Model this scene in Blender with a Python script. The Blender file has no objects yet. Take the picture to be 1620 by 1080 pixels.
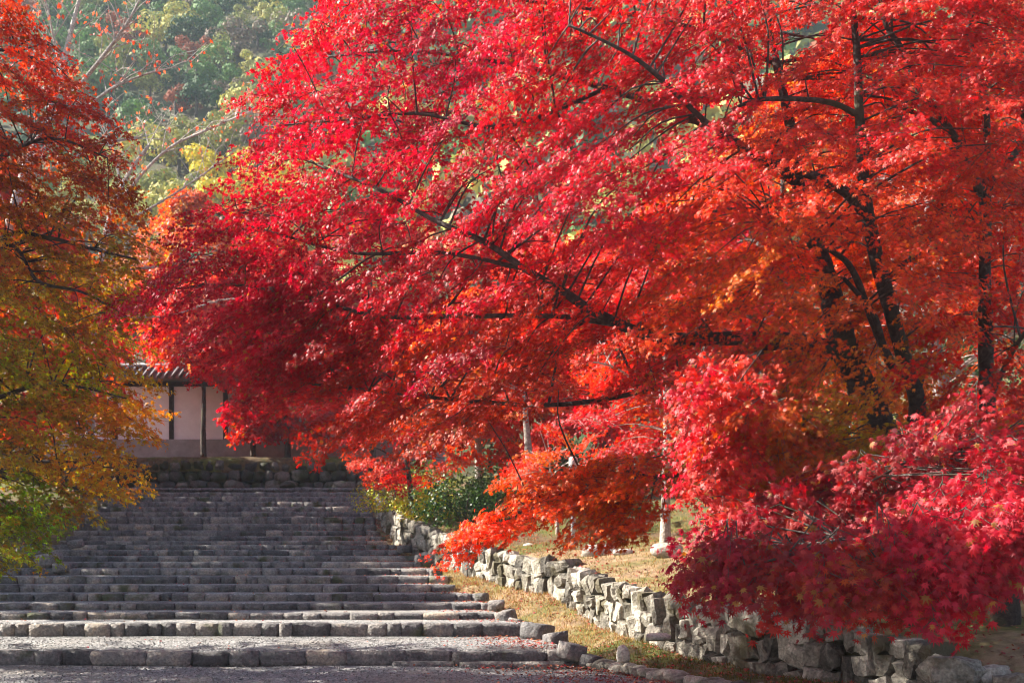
import bpy, bmesh, math, random
import numpy as np
from mathutils import Vector, Matrix

S = bpy.context.scene
C = S.collection
R = math.radians
rng = np.random.default_rng(7)
random.seed(7)

# ------------------------------------------------------------------ camera, sky, sun, exposure
EYE = 1.53
F = 1800.0                      # focal length in photo pixels (1620 wide)
cd = bpy.data.cameras.new('camera')
cam = bpy.data.objects.new('camera', cd)
C.objects.link(cam)
cam.location = (0, 0, EYE)
cam.rotation_euler = (R(90), 0, 0)
cd.sensor_width = 36.0
cd.lens = 36.0 * F / 1620.0
cd.shift_y = 330.0 / 1620.0
cd.clip_start = 0.1
cd.clip_end = 2000
cd.dof.use_dof = True
cd.dof.focus_distance = 9.6
cd.dof.aperture_fstop = 3.0
S.camera = cam

SUN_EL, SUN_BEHIND = 37.0, 12.0   # elevation; degrees beyond straight left
az = R(180 - SUN_BEHIND)          # angle from +X, counter-clockwise
sun_dir = Vector((math.cos(R(SUN_EL)) * math.cos(az), math.cos(R(SUN_EL)) * math.sin(az), math.sin(R(SUN_EL))))
w = bpy.data.worlds.new('World')
S.world = w
w.use_nodes = True
nt = w.node_tree
nt.nodes.clear()
sky = nt.nodes.new('ShaderNodeTexSky')
sky.sky_type = 'NISHITA'
sky.sun_disc = False
sky.sun_elevation = R(SUN_EL)
sky.sun_rotation = math.atan2(sun_dir.x, sun_dir.y)
bg = nt.nodes.new('ShaderNodeBackground')
bg.inputs[1].default_value = 0.066
wo = nt.nodes.new('ShaderNodeOutputWorld')
nt.links.new(sky.outputs[0], bg.inputs[0])
nt.links.new(bg.outputs[0], wo.inputs[0])

sl = bpy.data.lights.new('sun', 'SUN')
sl.energy = 5.0
sl.angle = R(0.53)
sl.color = (1.0, 0.93, 0.82)
so = bpy.data.objects.new('sun', sl)
C.objects.link(so)
so.rotation_euler = sun_dir.to_track_quat('Z', 'Y').to_euler()
so.location = (-30, 20, 40)

S.view_settings.view_transform = 'Standard'
S.view_settings.look = 'None'
S.view_settings.exposure = 2.1
S.view_settings.gamma = 1.0
S.view_settings.use_curve_mapping = False
S.render.engine = 'CYCLES'
S.cycles.use_denoising = True
S.cycles.filter_width = 0.9
S.cycles.max_bounces = 8
S.cycles.transmission_bounces = 4
S.cycles.transparent_max_bounces = 4
S.cycles.volume_bounces = 1
S.cycles.sample_clamp_indirect = 4

# ------------------------------------------------------------------ helpers
def at(px, py, Y):
    """world point seen at photo pixel (px, py) at distance Y"""
    return np.array(((px - 810.0) * Y / F, Y, EYE + (870.0 - py) * Y / F))

def lin(r, g, b):
    f = lambda c: (c / 255 / 12.92) if c <= 10 else ((c / 255 + 0.055) / 1.055) ** 2.4
    return (f(r), f(g), f(b))

def tag(o, label=None, cat=None, group=None, kind=None):
    if label: o['label'] = label
    if cat: o['category'] = cat
    if group: o['group'] = group
    if kind: o['kind'] = kind
    return o

def empty(name, loc):
    o = bpy.data.objects.new(name, None)
    C.objects.link(o)
    o.location = loc
    o.empty_display_size = 0.2
    return o

def link(name, me, parent=None):
    o = bpy.data.objects.new(name, me)
    C.objects.link(o)
    if parent is not None:
        o.parent = parent
        o.matrix_parent_inverse = Matrix.Translation(-parent.location)
    return o

def mesh_np(name, V, faces, mat=None, smooth=True, col=None):
    """faces: (n,k) array or list of arrays of different k"""
    me = bpy.data.meshes.new(name)
    V = np.asarray(V, dtype=np.float32)
    fl = faces if isinstance(faces, list) else [faces]
    fl = [np.asarray(f, dtype=np.int32) for f in fl if len(f)]
    idx = np.concatenate([f.ravel() for f in fl])
    tot = np.concatenate([np.full(len(f), f.shape[1], dtype=np.int32) for f in fl])
    st = np.concatenate(([0], np.cumsum(tot)[:-1])).astype(np.int32)
    me.vertices.add(len(V))
    me.vertices.foreach_set('co', V.ravel())
    me.loops.add(len(idx))
    me.loops.foreach_set('vertex_index', idx)
    me.polygons.add(len(tot))
    me.polygons.foreach_set('loop_start', st)
    me.polygons.foreach_set('loop_total', tot)
    me.update(calc_edges=True)
    me.polygons.foreach_set('use_smooth', np.full(len(tot), smooth, dtype=bool))
    if col is not None:
        a = me.color_attributes.new('col', 'FLOAT_COLOR', 'POINT')
        c4 = np.ones((len(V), 4), dtype=np.float32)
        c4[:, :3] = col
        a.data.foreach_set('color', c4.ravel())
    if mat is not None:
        me.materials.append(mat)
    return me

def spline(pts, n):
    """Catmull-Rom resample of rows (any width)"""
    P = np.asarray(pts, dtype=float)
    if len(P) == 2:
        t = np.linspace(0, 1, n)[:, None]
        return P[0] * (1 - t) + P[1] * t
    Q = np.vstack((2 * P[0] - P[1], P, 2 * P[-1] - P[-2]))
    out = []
    k = len(P) - 1
    for u in np.linspace(0, k - 1e-6, n):
        i = int(u); t = u - i
        a, b, c, d = Q[i], Q[i + 1], Q[i + 2], Q[i + 3]
        out.append(0.5 * (2 * b + (c - a) * t + (2 * a - 5 * b + 4 * c - d) * t * t + (3 * b - a - 3 * c + d) * t ** 3))
    return np.array(out)

class Tubes:
    def __init__(self):
        self.V, self.F3, self.F4, self.n = [], [], [], 0
    def add(self, P, r, sides=5, wob=0.0, cap=True):
        P = np.asarray(P, float)
        m = len(P)
        r = np.broadcast_to(np.asarray(r, float), (m,))
        T = np.gradient(P, axis=0)
        T /= np.linalg.norm(T, axis=1)[:, None] + 1e-9
        ref = np.array((0.31, 0.87, 0.38)) if abs(T[0] @ np.array((0.31, 0.87, 0.38))) < 0.9 else np.array((1., 0, 0))
        U = np.cross(T, ref); U /= np.linalg.norm(U, axis=1)[:, None] + 1e-9
        W = np.cross(T, U)
        a = np.linspace(0, 2 * np.pi, sides, endpoint=False)
        rr = r[:, None] * (1 + (wob * rng.standard_normal((m, sides)) if wob else 0))
        ring = P[:, None, :] + rr[..., None] * (np.cos(a)[None, :, None] * U[:, None, :] + np.sin(a)[None, :, None] * W[:, None, :])
        self.V.append(ring.reshape(-1, 3))
        i = np.arange(m - 1)[:, None] * sides + np.arange(sides)[None, :]
        j = np.arange(m - 1)[:, None] * sides + (np.arange(sides)[None, :] + 1) % sides
        self.F4.append((np.stack((i, j, j + sides, i + sides), -1).reshape(-1, 4) + self.n))
        self.n += m * sides
        if cap:
            self.V.append(P[[0, -1]])
            k = np.arange(sides)
            self.F3.append(np.stack((np.full(sides, self.n), (k + 1) % sides + self.n - m * sides, k + self.n - m * sides), -1))
            b = self.n - sides
            self.F3.append(np.stack((np.full(sides, self.n + 1), k + b, (k + 1) % sides + b), -1))
            self.n += 2
    def build(self, name, mat, parent=None):
        V = np.concatenate(self.V)
        fs = [np.concatenate(self.F4)] + ([np.concatenate(self.F3)] if self.F3 else [])
        return link(name, mesh_np(name, V, fs, mat), parent)

def in_poly(px, py, poly):
    inside = False
    j = len(poly) - 1
    for i in range(len(poly)):
        xi, yi = poly[i]; xj, yj = poly[j]
        if (yi > py) != (yj > py) and px < (xj - xi) * (py - yi) / (yj - yi) + xi:
            inside = not inside
        j = i
    return inside

def poisson(poly, n, sep):
    xs = [p[0] for p in poly]; ys = [p[1] for p in poly]
    out = []
    tries = 0
    s = sep
    while len(out) < n and tries < n * 60:
        tries += 1
        if tries % (n * 8) == 0: s *= 0.8
        x = rng.uniform(min(xs), max(xs)); y = rng.uniform(min(ys), max(ys))
        if not in_poly(x, y, poly): continue
        if any((x - a) ** 2 + (y - b) ** 2 < s * s for a, b in out[-400:]): continue
        out.append((x, y))
    return out

def noise1(x, seed=0.0):
    return (math.sin(x * 1.7 + seed) + math.sin(x * 3.9 + seed * 2.3) * 0.5 + math.sin(x * 8.1 + seed * 3.1) * 0.25) / 1.75

def noise2(x, y):
    return (np.sin(x * 1.3 + 0.7 * np.sin(y * 0.9)) * np.sin(y * 1.1 + 1.3 + 0.6 * np.sin(x * 1.7)) * 0.6
            + np.sin(x * 3.1 + y * 1.9 + 2.0) * np.sin(y * 2.7 - x * 0.8) * 0.3 + np.sin(x * 7.3 + 1.0) * np.sin(y * 6.1) * 0.15)

# ------------------------------------------------------------------ materials
def new_mat(name):
    m = bpy.data.materials.new(name)
    m.use_nodes = True
    m.node_tree.nodes.clear()
    return m, m.node_tree.nodes, m.node_tree.links

def leaf_mat(name, source='attr', trans=0.5, rough=0.5, spec=0.36):
    m, N, L = new_mat(name)
    if source == 'attr':
        a = N.new('ShaderNodeAttribute'); a.attribute_name = 'col'; colr = a.outputs['Color']
    else:
        a = N.new('ShaderNodeObjectInfo'); colr = a.outputs['Color']
    p = N.new('ShaderNodeBsdfPrincipled')
    p.inputs['Roughness'].default_value = rough
    p.inputs['Specular IOR Level'].default_value = spec
    L.new(colr, p.inputs['Base Color'])
    t = N.new('ShaderNodeBsdfTranslucent')
    hs = N.new('ShaderNodeHueSaturation')
    hs.inputs['Saturation'].default_value = 1.1
    hs.inputs['Value'].default_value = 1.35
    L.new(colr, hs.inputs['Color'])
    L.new(hs.outputs[0], t.inputs['Color'])
    mx = N.new('ShaderNodeMixShader'); mx.inputs[0].default_value = trans
    L.new(p.outputs[0], mx.inputs[1]); L.new(t.outputs[0], mx.inputs[2])
    o = N.new('ShaderNodeOutputMaterial'); L.new(mx.outputs[0], o.inputs[0])
    return m

def ramp(N, stops):
    r = N.new('ShaderNodeValToRGB')
    e = r.color_ramp.elements
    while len(e) < len(stops): e.new(0.5)
    for k, (p, c) in zip(e, stops):
        k.position = p; k.color = (*c, 1)
    return r

def rock_mat(name, stops, scale=3.0, bump=0.5, per_obj=0.5, moss=0.0, rough=0.85, moss_col=(0.07, 0.09, 0.015), coord='Object', fine=30):
    """stone: mottled colour, per-object tone, relief, moss on upward faces"""
    m, N, L = new_mat(name)
    tc = N.new('ShaderNodeTexCoord'); geo = N.new('ShaderNodeNewGeometry')
    oi = N.new('ShaderNodeObjectInfo')
    pos = geo.outputs['Position']
    n1 = N.new('ShaderNodeTexNoise'); n1.inputs['Scale'].default_value = scale; n1.inputs['Detail'].default_value = 6
    n1.inputs['Roughness'].default_value = 0.65
    L.new(pos, n1.inputs['Vector'])
    mm = N.new('ShaderNodeMath'); mm.operation = 'MULTIPLY_ADD'
    L.new(oi.outputs['Random'], mm.inputs[0]); mm.inputs[1].default_value = per_obj; 
    ad = N.new('ShaderNodeMath'); ad.operation = 'SUBTRACT'
    L.new(n1.outputs['Fac'], ad.inputs[0]); ad.inputs[1].default_value = per_obj * 0.5
    L.new(ad.outputs[0], mm.inputs[2])
    rp = ramp(N, stops)
    L.new(mm.outputs[0], rp.inputs[0])
    col = rp.outputs[0]
    n2 = N.new('ShaderNodeTexNoise'); n2.inputs['Scale'].default_value = fine; n2.inputs['Detail'].default_value = 4
    L.new(pos, n2.inputs['Vector'])
    mr = N.new('ShaderNodeMapRange'); mr.inputs[1].default_value = 0.3; mr.inputs[2].default_value = 0.7
    mr.inputs[3].default_value = 0.62; mr.inputs[4].default_value = 1.35
    L.new(n2.outputs['Fac'], mr.inputs[0])
    mul = N.new('ShaderNodeMix'); mul.data_type = 'RGBA'; mul.blend_type = 'MULTIPLY'; mul.inputs[0].default_value = 1
    L.new(col, mul.inputs[6]); L.new(mr.outputs[0], mul.inputs[7])
    col = mul.outputs[2]
    if moss > 0:
        n3 = N.new('ShaderNodeTexNoise'); n3.inputs['Scale'].default_value = 1.7; n3.inputs['Detail'].default_value = 5
        L.new(pos, n3.inputs['Vector'])
        m3 = N.new('ShaderNodeMapRange'); m3.inputs[1].default_value = 0.62 - moss * 0.3; m3.inputs[2].default_value = 0.72 - moss * 0.3
        L.new(n3.outputs['Fac'], m3.inputs[0])
        mx = N.new('ShaderNodeMix'); mx.data_type = 'RGBA'
        L.new(m3.outputs[0], mx.inputs[0]); L.new(col, mx.inputs[6]); mx.inputs[7].default_value = (*moss_col, 1)
        col = mx.outputs[2]
    p = N.new('ShaderNodeBsdfPrincipled'); p.inputs['Roughness'].default_value = rough
    p.inputs['Specular IOR Level'].default_value = 0.3
    L.new(col, p.inputs['Base Color'])
    add = N.new('ShaderNodeMath'); add.operation = 'MULTIPLY_ADD'
    L.new(n2.outputs['Fac'], add.inputs[0]); add.inputs[1].default_value = 0.35; L.new(n1.outputs['Fac'], add.inputs[2])
    b = N.new('ShaderNodeBump'); b.inputs['Strength'].default_value = bump; b.inputs['Distance'].default_value = 0.06
    L.new(add.outputs[0], b.inputs['Height']); L.new(b.outputs[0], p.inputs['Normal'])
    o = N.new('ShaderNodeOutputMaterial'); L.new(p.outputs[0], o.inputs[0])
    return m

def ground_mat(name, stops, scale, patch_stops=None, patch_scale=0.6, bump=0.6, dist=0.03, rough=0.95, voronoi=0.0, thr=(0.45, 0.6)):
    m, N, L = new_mat(name)
    geo = N.new('ShaderNodeNewGeometry'); pos = geo.outputs['Position']
    n1 = N.new('ShaderNodeTexNoise'); n1.inputs['Scale'].default_value = scale; n1.inputs['Detail'].default_value = 7
    n1.inputs['Roughness'].default_value = 0.7
    L.new(pos, n1.inputs['Vector'])
    rp = ramp(N, stops); L.new(n1.outputs['Fac'], rp.inputs[0])
    col = rp.outputs[0]; h = n1.outputs['Fac']
    if voronoi:
        v = N.new('ShaderNodeTexVoronoi'); v.inputs['Scale'].default_value = voronoi
        L.new(pos, v.inputs['Vector'])
        mv = N.new('ShaderNodeMapRange'); mv.inputs[1].default_value = 0; mv.inputs[2].default_value = 1
        mv.inputs[3].default_value = 0.35; mv.inputs[4].default_value = 1.6
        sp = N.new('ShaderNodeSeparateColor'); L.new(v.outputs['Color'], sp.inputs[0])
        L.new(sp.outputs[0], mv.inputs[0])
        mu = N.new('ShaderNodeMix'); mu.data_type = 'RGBA'; mu.blend_type = 'MULTIPLY'; mu.inputs[0].default_value = 0.8
        L.new(col, mu.inputs[6]); L.new(mv.outputs[0], mu.inputs[7]); col = mu.outputs[2]
        sb = N.new('ShaderNodeMath'); sb.operation = 'SUBTRACT'; L.new(n1.outputs['Fac'], sb.inputs[0]); L.new(v.outputs['Distance'], sb.inputs[1])
        h = sb.outputs[0]
    if patch_stops:
        n2 = N.new('ShaderNodeTexNoise'); n2.inputs['Scale'].default_value = patch_scale; n2.inputs['Detail'].default_value = 6
        n2.inputs['Roughness'].default_value = 0.65
        L.new(pos, n2.inputs['Vector'])
        mr = N.new('ShaderNodeMapRange'); mr.inputs[1].default_value = thr[0]; mr.inputs[2].default_value = thr[1]
        L.new(n2.outputs['Fac'], mr.inputs[0])
        r2 = ramp(N, patch_stops); L.new(n1.outputs['Fac'], r2.inputs[0])
        mx = N.new('ShaderNodeMix'); mx.data_type = 'RGBA'
        L.new(mr.outputs[0], mx.inputs[0]); L.new(col, mx.inputs[6]); L.new(r2.outputs[0], mx.inputs[7]); col = mx.outputs[2]
    p = N.new('ShaderNodeBsdfPrincipled'); p.inputs['Roughness'].default_value = rough
    p.inputs['Specular IOR Level'].default_value = 0.2
    L.new(col, p.inputs['Base Color'])
    b = N.new('ShaderNodeBump'); b.inputs['Strength'].default_value = bump; b.inputs['Distance'].default_value = dist
    L.new(h, b.inputs['Height']); L.new(b.outputs[0], p.inputs['Normal'])
    o = N.new('ShaderNodeOutputMaterial'); L.new(p.outputs[0], o.inputs[0])
    return m

M = {}
M['leaf'] = leaf_mat('maple_leaf')
M['leaf_one'] = leaf_mat('maple_leaf_single', 'object')
M['green_leaf'] = leaf_mat('green_leaf', trans=0.25, rough=0.4)
M['hill_leaf'] = leaf_mat('hill_leaf', 'attr', trans=0.1, rough=0.7, spec=0.2)
M['litter'] = leaf_mat('fallen_leaf', trans=0.1, rough=0.6, spec=0.3)
M['bark'] = rock_mat('bark', [(0.2, (0.016, 0.011, 0.009)), (0.5, (0.05, 0.036, 0.029)), (0.8, (0.125, 0.10, 0.085))], scale=9, bump=0.9, per_obj=0.15, moss=0.2, moss_col=(0.06, 0.055, 0.03))
M['pale_bark'] = rock_mat('pale_bark', [(0.2, (0.13, 0.105, 0.085)), (0.5, (0.34, 0.30, 0.26)), (0.8, (0.5, 0.46, 0.40))], scale=14, bump=0.6, per_obj=0.2)
M['step_stone'] = rock_mat('step_stone', [(0.15, (0.05, 0.049, 0.05)), (0.45, (0.125, 0.119, 0.118)), (0.66, (0.22, 0.20, 0.183)), (0.9, (0.37, 0.30, 0.225))], scale=5.0, bump=0.9, per_obj=0.5, moss=0.12, moss_col=(0.06, 0.065, 0.03))
M['wall_stone'] = rock_mat('wall_stone', [(0.15, (0.05, 0.044, 0.036)), (0.4, (0.165, 0.15, 0.122)), (0.65, (0.31, 0.285, 0.235)), (0.9, (0.46, 0.42, 0.35))], scale=7.0, bump=1.0, per_obj=0.65, moss=0.3, moss_col=(0.085, 0.072, 0.04))
M['pale_stone'] = rock_mat('pale_stone', [(0.2, (0.22, 0.20, 0.17)), (0.5, (0.42, 0.39, 0.33)), (0.8, (0.56, 0.53, 0.46))], scale=5.0, bump=0.6, per_obj=0.3)
M['dark_stone'] = rock_mat('dark_stone', [(0.2, (0.02, 0.02, 0.017)), (0.5, (0.055, 0.052, 0.045)), (0.8, (0.13, 0.12, 0.10))], scale=3, bump=0.7, per_obj=0.8, moss=0.45, moss_col=(0.03, 0.035, 0.012))
M['gravel'] = ground_mat('gravel', [(0.3, (0.14, 0.138, 0.136)), (0.5, (0.25, 0.246, 0.24)), (0.7, (0.38, 0.37, 0.355))], 14, [(0.3, (0.17, 0.155, 0.135)), (0.7, (0.36, 0.335, 0.30))], 0.5, bump=0.9, dist=0.03, voronoi=38, thr=(0.5, 0.68))
M['earth'] = ground_mat('stair_earth', [(0.3, (0.1, 0.095, 0.09)), (0.7, (0.3, 0.285, 0.265))], 9, [(0.3, (0.1, 0.1, 0.1)), (0.7, (0.26, 0.25, 0.24))], 0.7, bump=0.8, voronoi=26)
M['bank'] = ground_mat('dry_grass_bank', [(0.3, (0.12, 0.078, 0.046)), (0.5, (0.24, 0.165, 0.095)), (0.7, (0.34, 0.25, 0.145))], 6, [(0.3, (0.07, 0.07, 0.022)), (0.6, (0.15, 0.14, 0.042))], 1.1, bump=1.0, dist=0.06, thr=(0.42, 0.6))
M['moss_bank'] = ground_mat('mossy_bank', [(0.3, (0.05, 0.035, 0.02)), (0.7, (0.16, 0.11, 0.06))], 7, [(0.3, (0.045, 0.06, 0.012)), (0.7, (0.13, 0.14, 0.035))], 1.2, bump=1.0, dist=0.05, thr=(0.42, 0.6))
M['forest_floor'] = ground_mat('forest_floor', [(0.3, (0.035, 0.03, 0.018)), (0.7, (0.10, 0.075, 0.035))], 3, [(0.3, (0.03, 0.045, 0.012)), (0.7, (0.07, 0.09, 0.03))], 0.4, bump=0.8, dist=0.1)
M['plaster'] = ground_mat('white_plaster', [(0.3, (0.66, 0.67, 0.68)), (0.7, (0.78, 0.79, 0.80))], 2.5, bump=0.15, dist=0.01)
M['plinth'] = ground_mat('grey_plinth', [(0.3, (0.20, 0.195, 0.19)), (0.7, (0.34, 0.33, 0.32))], 2, bump=0.4, dist=0.01)
M['timber'] = ground_mat('dark_timber', [(0.3, (0.02, 0.016, 0.013)), (0.7, (0.05, 0.04, 0.032))], 8, bump=0.3, dist=0.01)
M['tile'] = rock_mat('grey_roof_tile', [(0.2, (0.06, 0.065, 0.07)), (0.8, (0.17, 0.175, 0.18))], scale=4, bump=0.2, per_obj=0.5, rough=0.6)
M['post'] = rock_mat('weathered_post', [(0.2, (0.25, 0.24, 0.23)), (0.8, (0.46, 0.44, 0.42))], scale=10, bump=0.3, per_obj=0.1, rough=0.7)
M['grass'] = leaf_mat('grass_blades', trans=0.3, rough=0.6, spec=0.2)

# ------------------------------------------------------------------ lie of the land
def ip(Y, pts, k):
    return float(np.interp(Y, [p[0] for p in pts], [p[k] for p in pts]))

STEP_Y = [(17.8 + i) * 0.95 for i in range(0, 23)]
EDGE_PX = {2: 970, 3: 955, 4: 940, 5: 926, 6: 912, 7: 900, 8: 889.5, 9: 880, 10: 870.5, 11: 862.5, 12: 856, 13: 848.5, 14: 839.5,
           15: 829, 16: 818, 17: 810, 18: 802, 19: 794, 20: 786, 21: 779, 22: 772}
STEP_Z = {0: 0.17, 1: 0.375}
for i, y in EDGE_PX.items():
    STEP_Z[i] = EYE - (y - 870) / F * STEP_Y[i]
STEP_Y[0] = 15.3
STAIR_XR = [(15.3, 0.92), (17.9, 0.35), (18.8, -0.16), (19.8, -0.38), (20.7, -0.61), (21.7, -1.10), (22.6, -1.28), (23.6, -1.57), (24.5, -1.93),
            (25.5, -2.2), (26.4, -2.6), (28.3, -3.07), (31.2, -3.75), (37.8, -4.75)]
STAIR_XL = [(15.3, -11.0), (17.9, -10.6), (24.5, -10.5), (37.8, -13.2)]
EDGE = [(-5, 12), (2, 8.0), (8, 5.0), (11, 3.25), (13, 2.05), (15.2, 1.0)] + STAIR_XR[1:] + [(45, -5.2), (70, -6)]
WALL = [(-5, 15, 0.1, 0.3), (2, 9.8, .1, .33), (8, 6.1, .1, .38), (9.6, 5.3, -.05, .1), (10.7, 4.7, .0, .28), (11.7, 4.15, .05, .58), (13.2, 3.23, .02, .70), (15, 2.42, .08, .84),
        (17.5, 1.46, .34, 1.02), (19.5, .81, .72, 1.31), (22.5, -.62, .97, 1.56), (27, -2.35, 1.45, 2.2), (33, -3.75, 2.26, 2.9), (38, -4.45, 3.35, 3.68), (41, -4.7, 3.6, 3.75), (70, -5.5, 4.2, 4.4)]

def stair_z(Y):
    ys = [0, 15.3] + [STEP_Y[i] for i in range(1, 23)] + [45, 70]
    zs = [0, 0.0, .17] + [STEP_Z[i] for i in range(1, 22)] + [3.7, 4.3]
    return float(np.interp(Y, ys, zs))

def terrace_z(X, Y):
    off = X - ip(Y, WALL, 1)
    z = ip(Y, WALL, 3) + float(np.interp(off, [0, 1.5, 4, 8, 14, 30], [0, .13, .42, .95, 2.2, 6.0]))
    return z + 0.05 * noise2(X * 1.1, Y * 1.1) * min(1, max(0, off))

def strip(name, rows, mat, kind='structure', parent=None):
    """rows: list of equal-length point lists"""
    A = np.array(rows, float)
    n, m = A.shape[:2]
    i = (np.arange(n - 1)[:, None] * m + np.arange(m - 1)[None, :]).ravel()
    Fq = np.stack((i, i + 1, i + m + 1, i + m), -1)
    o = link(name, mesh_np(name, A.reshape(-1, 3), Fq, mat), parent)
    if kind: o['kind'] = kind
    return o

# the ground sheet, out to the horizon
g = []
for y in np.concatenate((np.linspace(-400, -5, 12), np.linspace(0, 16, 60), np.linspace(30, 900, 12))):
    g.append([(x, y, (0.02 * noise2(x * 0.9, y * 0.9) - 0.02 + (-0.05 * math.exp(-((x - 0.2) / 0.9) ** 2 - ((y - 15.1) / 0.5) ** 2)) if -2 < y < 17 and abs(x) < 20 else -0.04))
              for x in np.concatenate((np.linspace(-600, -14, 10), np.linspace(-12, 8, 90), np.linspace(10, 600, 10)))])
strip('gravel_ground', g, M['gravel'])

Ys = np.concatenate((np.linspace(-5, 9, 12), np.linspace(9.3, 40, 110), np.linspace(41, 70, 15)))
rows = []
for Y in Ys:
    x0, z0 = ip(Y, EDGE, 1) - 0.12, stair_z(Y) - 0.05
    x1, z1 = ip(Y, WALL, 1) + 0.12, ip(Y, WALL, 2) + 0.05
    x0 = min(x0, x1 - 0.15)
    rw = []
    for u in np.linspace(0, 1, 9):
        x = x0 + (x1 - x0) * u
        z = z0 + (z1 - z0) * (0.65 * u + 0.35 * u * u) + 0.06 * math.sin(math.pi * u) * (1 + noise2(x * 2, Y * 2))
        rw.append((x, Y, z))
    rows.append(rw)
lo = [r for r, Y in zip(rows, Ys) if Y < 16.6]
hi = [r for r, Y in zip(rows, Ys) if Y > 16.2]
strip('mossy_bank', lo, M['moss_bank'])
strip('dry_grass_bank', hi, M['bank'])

rows = []
for Y in Ys:
    xw = ip(Y, WALL, 1)
    rows.append([(xw + o, Y, terrace_z(xw + o, Y) - (0.06 if o < 0.2 else 0)) for o in
                 (0.1, .3, .5, .75, 1, 1.3, 1.6, 2, 2.5, 3, 3.6, 4.3, 5, 6, 7, 8, 9.5, 11, 13, 16, 20, 25, 32)])
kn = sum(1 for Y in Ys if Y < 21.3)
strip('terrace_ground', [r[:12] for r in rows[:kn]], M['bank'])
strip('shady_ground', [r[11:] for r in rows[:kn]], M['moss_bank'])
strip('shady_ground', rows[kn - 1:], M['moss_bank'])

rows = []
for Y in np.linspace(11, 41, 70):
    xl = ip(Y, STAIR_XL, 1) + 0.15
    rows.append([(xl - o, Y, stair_z(Y) - 0.06 + (float(np.interp(o, [0, 1, 3, 8, 25], [0, .1, .35, .8, 3])) + 0.05 * noise2(xl - o, Y)) * min(1, (Y - 11) / 5)) for o in (0, .3, .7, 1.2, 1.8, 2.5, 3.5, 5, 7, 10, 15, 22)])
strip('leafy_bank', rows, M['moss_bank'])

# upper terrace
rows = []
for Y in np.linspace(37.7, 40.6, 6):
    rows.append([(x, Y, 3.52 + 0.03 * (Y - 37.7) + 0.02 * noise2(x, Y)) for x in np.linspace(-40, -4, 30)])
strip('upper_path', rows, M['earth'])
rows = []
for Y in np.linspace(40.45, 62, 14):
    rows.append([(x, Y, 4.78 + 0.09 * min(3, Y - 40.45) + 0.04 * noise2(x, Y)) for x in np.linspace(-60, -4.4, 40)])
strip('moss_terrace', rows, M['moss_bank'])

# the wooded hill
def hill_z(X, Y):
    return 4 + 0.73 * (Y - 58) + 3.0 * math.sin(X * 0.045 + 0.6) + 2.2 * math.sin(Y * 0.06 + X * 0.03)
rows = []
for Y in np.linspace(54, 196, 40):
    rows.append([(x, Y, hill_z(x, Y)) for x in np.linspace(-320, 320, 70)])
strip('hill', rows, M['forest_floor'])

# ------------------------------------------------------------------ stones
def stone_mesh(name, mat, cuts=1, jit=0.10, p=3.2, seed=0):
    r = np.random.default_rng(seed)
    bm = bmesh.new()
    bmesh.ops.create_cube(bm, size=2)
    bmesh.ops.subdivide_edges(bm, edges=bm.edges[:], cuts=cuts, use_grid_fill=True)
    k = r.uniform(-1, 1, (6, 3)) * 1.6
    for v in bm.verts:
        c = np.array(v.co)
        n = (np.abs(c) ** p).sum() ** (1 / p)
        c = c / n * (1 + 0.0)
        c += jit * np.array([math.sin(k[0] @ c * 2 + k[3][0]), math.sin(k[1] @ c * 2 + k[4][0]), math.sin(k[2] @ c * 2 + k[5][0])])
        c += r.normal(0, jit * 0.35, 3)
        v.co = Vector(c * 0.5)
    me = bpy.data.meshes.new(name)
    bm.to_mesh(me); bm.free()
    me.materials.append(mat)
    for f in me.polygons: f.use_smooth = True
    return me

def arr(me):
    V = np.empty(len(me.vertices) * 3, np.float32); me.vertices.foreach_get('co', V)
    Q = np.array([list(f.vertices) for f in me.polygons], dtype=np.int32)
    return V.reshape(-1, 3), Q

def rotm(rx, ry, rz):
    return np.array((Matrix.Rotation(rz, 3, 'Z') @ Matrix.Rotation(ry, 3, 'Y') @ Matrix.Rotation(rx, 3, 'X')))

class Stones:
    """collects placed stones; the first `limit` (largest in view) become parts, the rest one stuff part"""
    def __init__(self, variants): self.v, self.items = variants, []
    def add(self, loc, size, rot=(0, 0, 0)):
        self.items.append((np.array(loc, float), np.array(size, float), rot, random.randrange(len(self.v))))
    def build(self, parent, name='stone', limit=290, rest='far_stones'):
        vis = lambda it: (0 if -0.47 < it[0][0] / it[0][1] < 0.47 else -1e3) + it[1][0] * it[1][2] / it[0][1] ** 2
        its = sorted(self.items, key=vis, reverse=True)
        for loc, size, rot, k in its[:limit]:
            o = bpy.data.objects.new(name, self.v[k]); C.objects.link(o)
            o.parent = parent; o.matrix_parent_inverse = Matrix.Translation(-parent.location)
            o.location = loc; o.scale = size; o.rotation_euler = rot
        if len(its) > limit:
            Vs, Fs, n = [], [], 0
            for loc, size, rot, k in its[limit:]:
                V, Q = arr(self.v[k])
                Vs.append((V * size) @ rotm(*rot).T + loc); Fs.append(Q + n); n += len(V)
            o = link(rest, mesh_np(rest, np.concatenate(Vs), np.concatenate(Fs), self.v[0].materials[0]), parent)
            o['kind'] = 'stuff'

U = random.uniform
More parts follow.
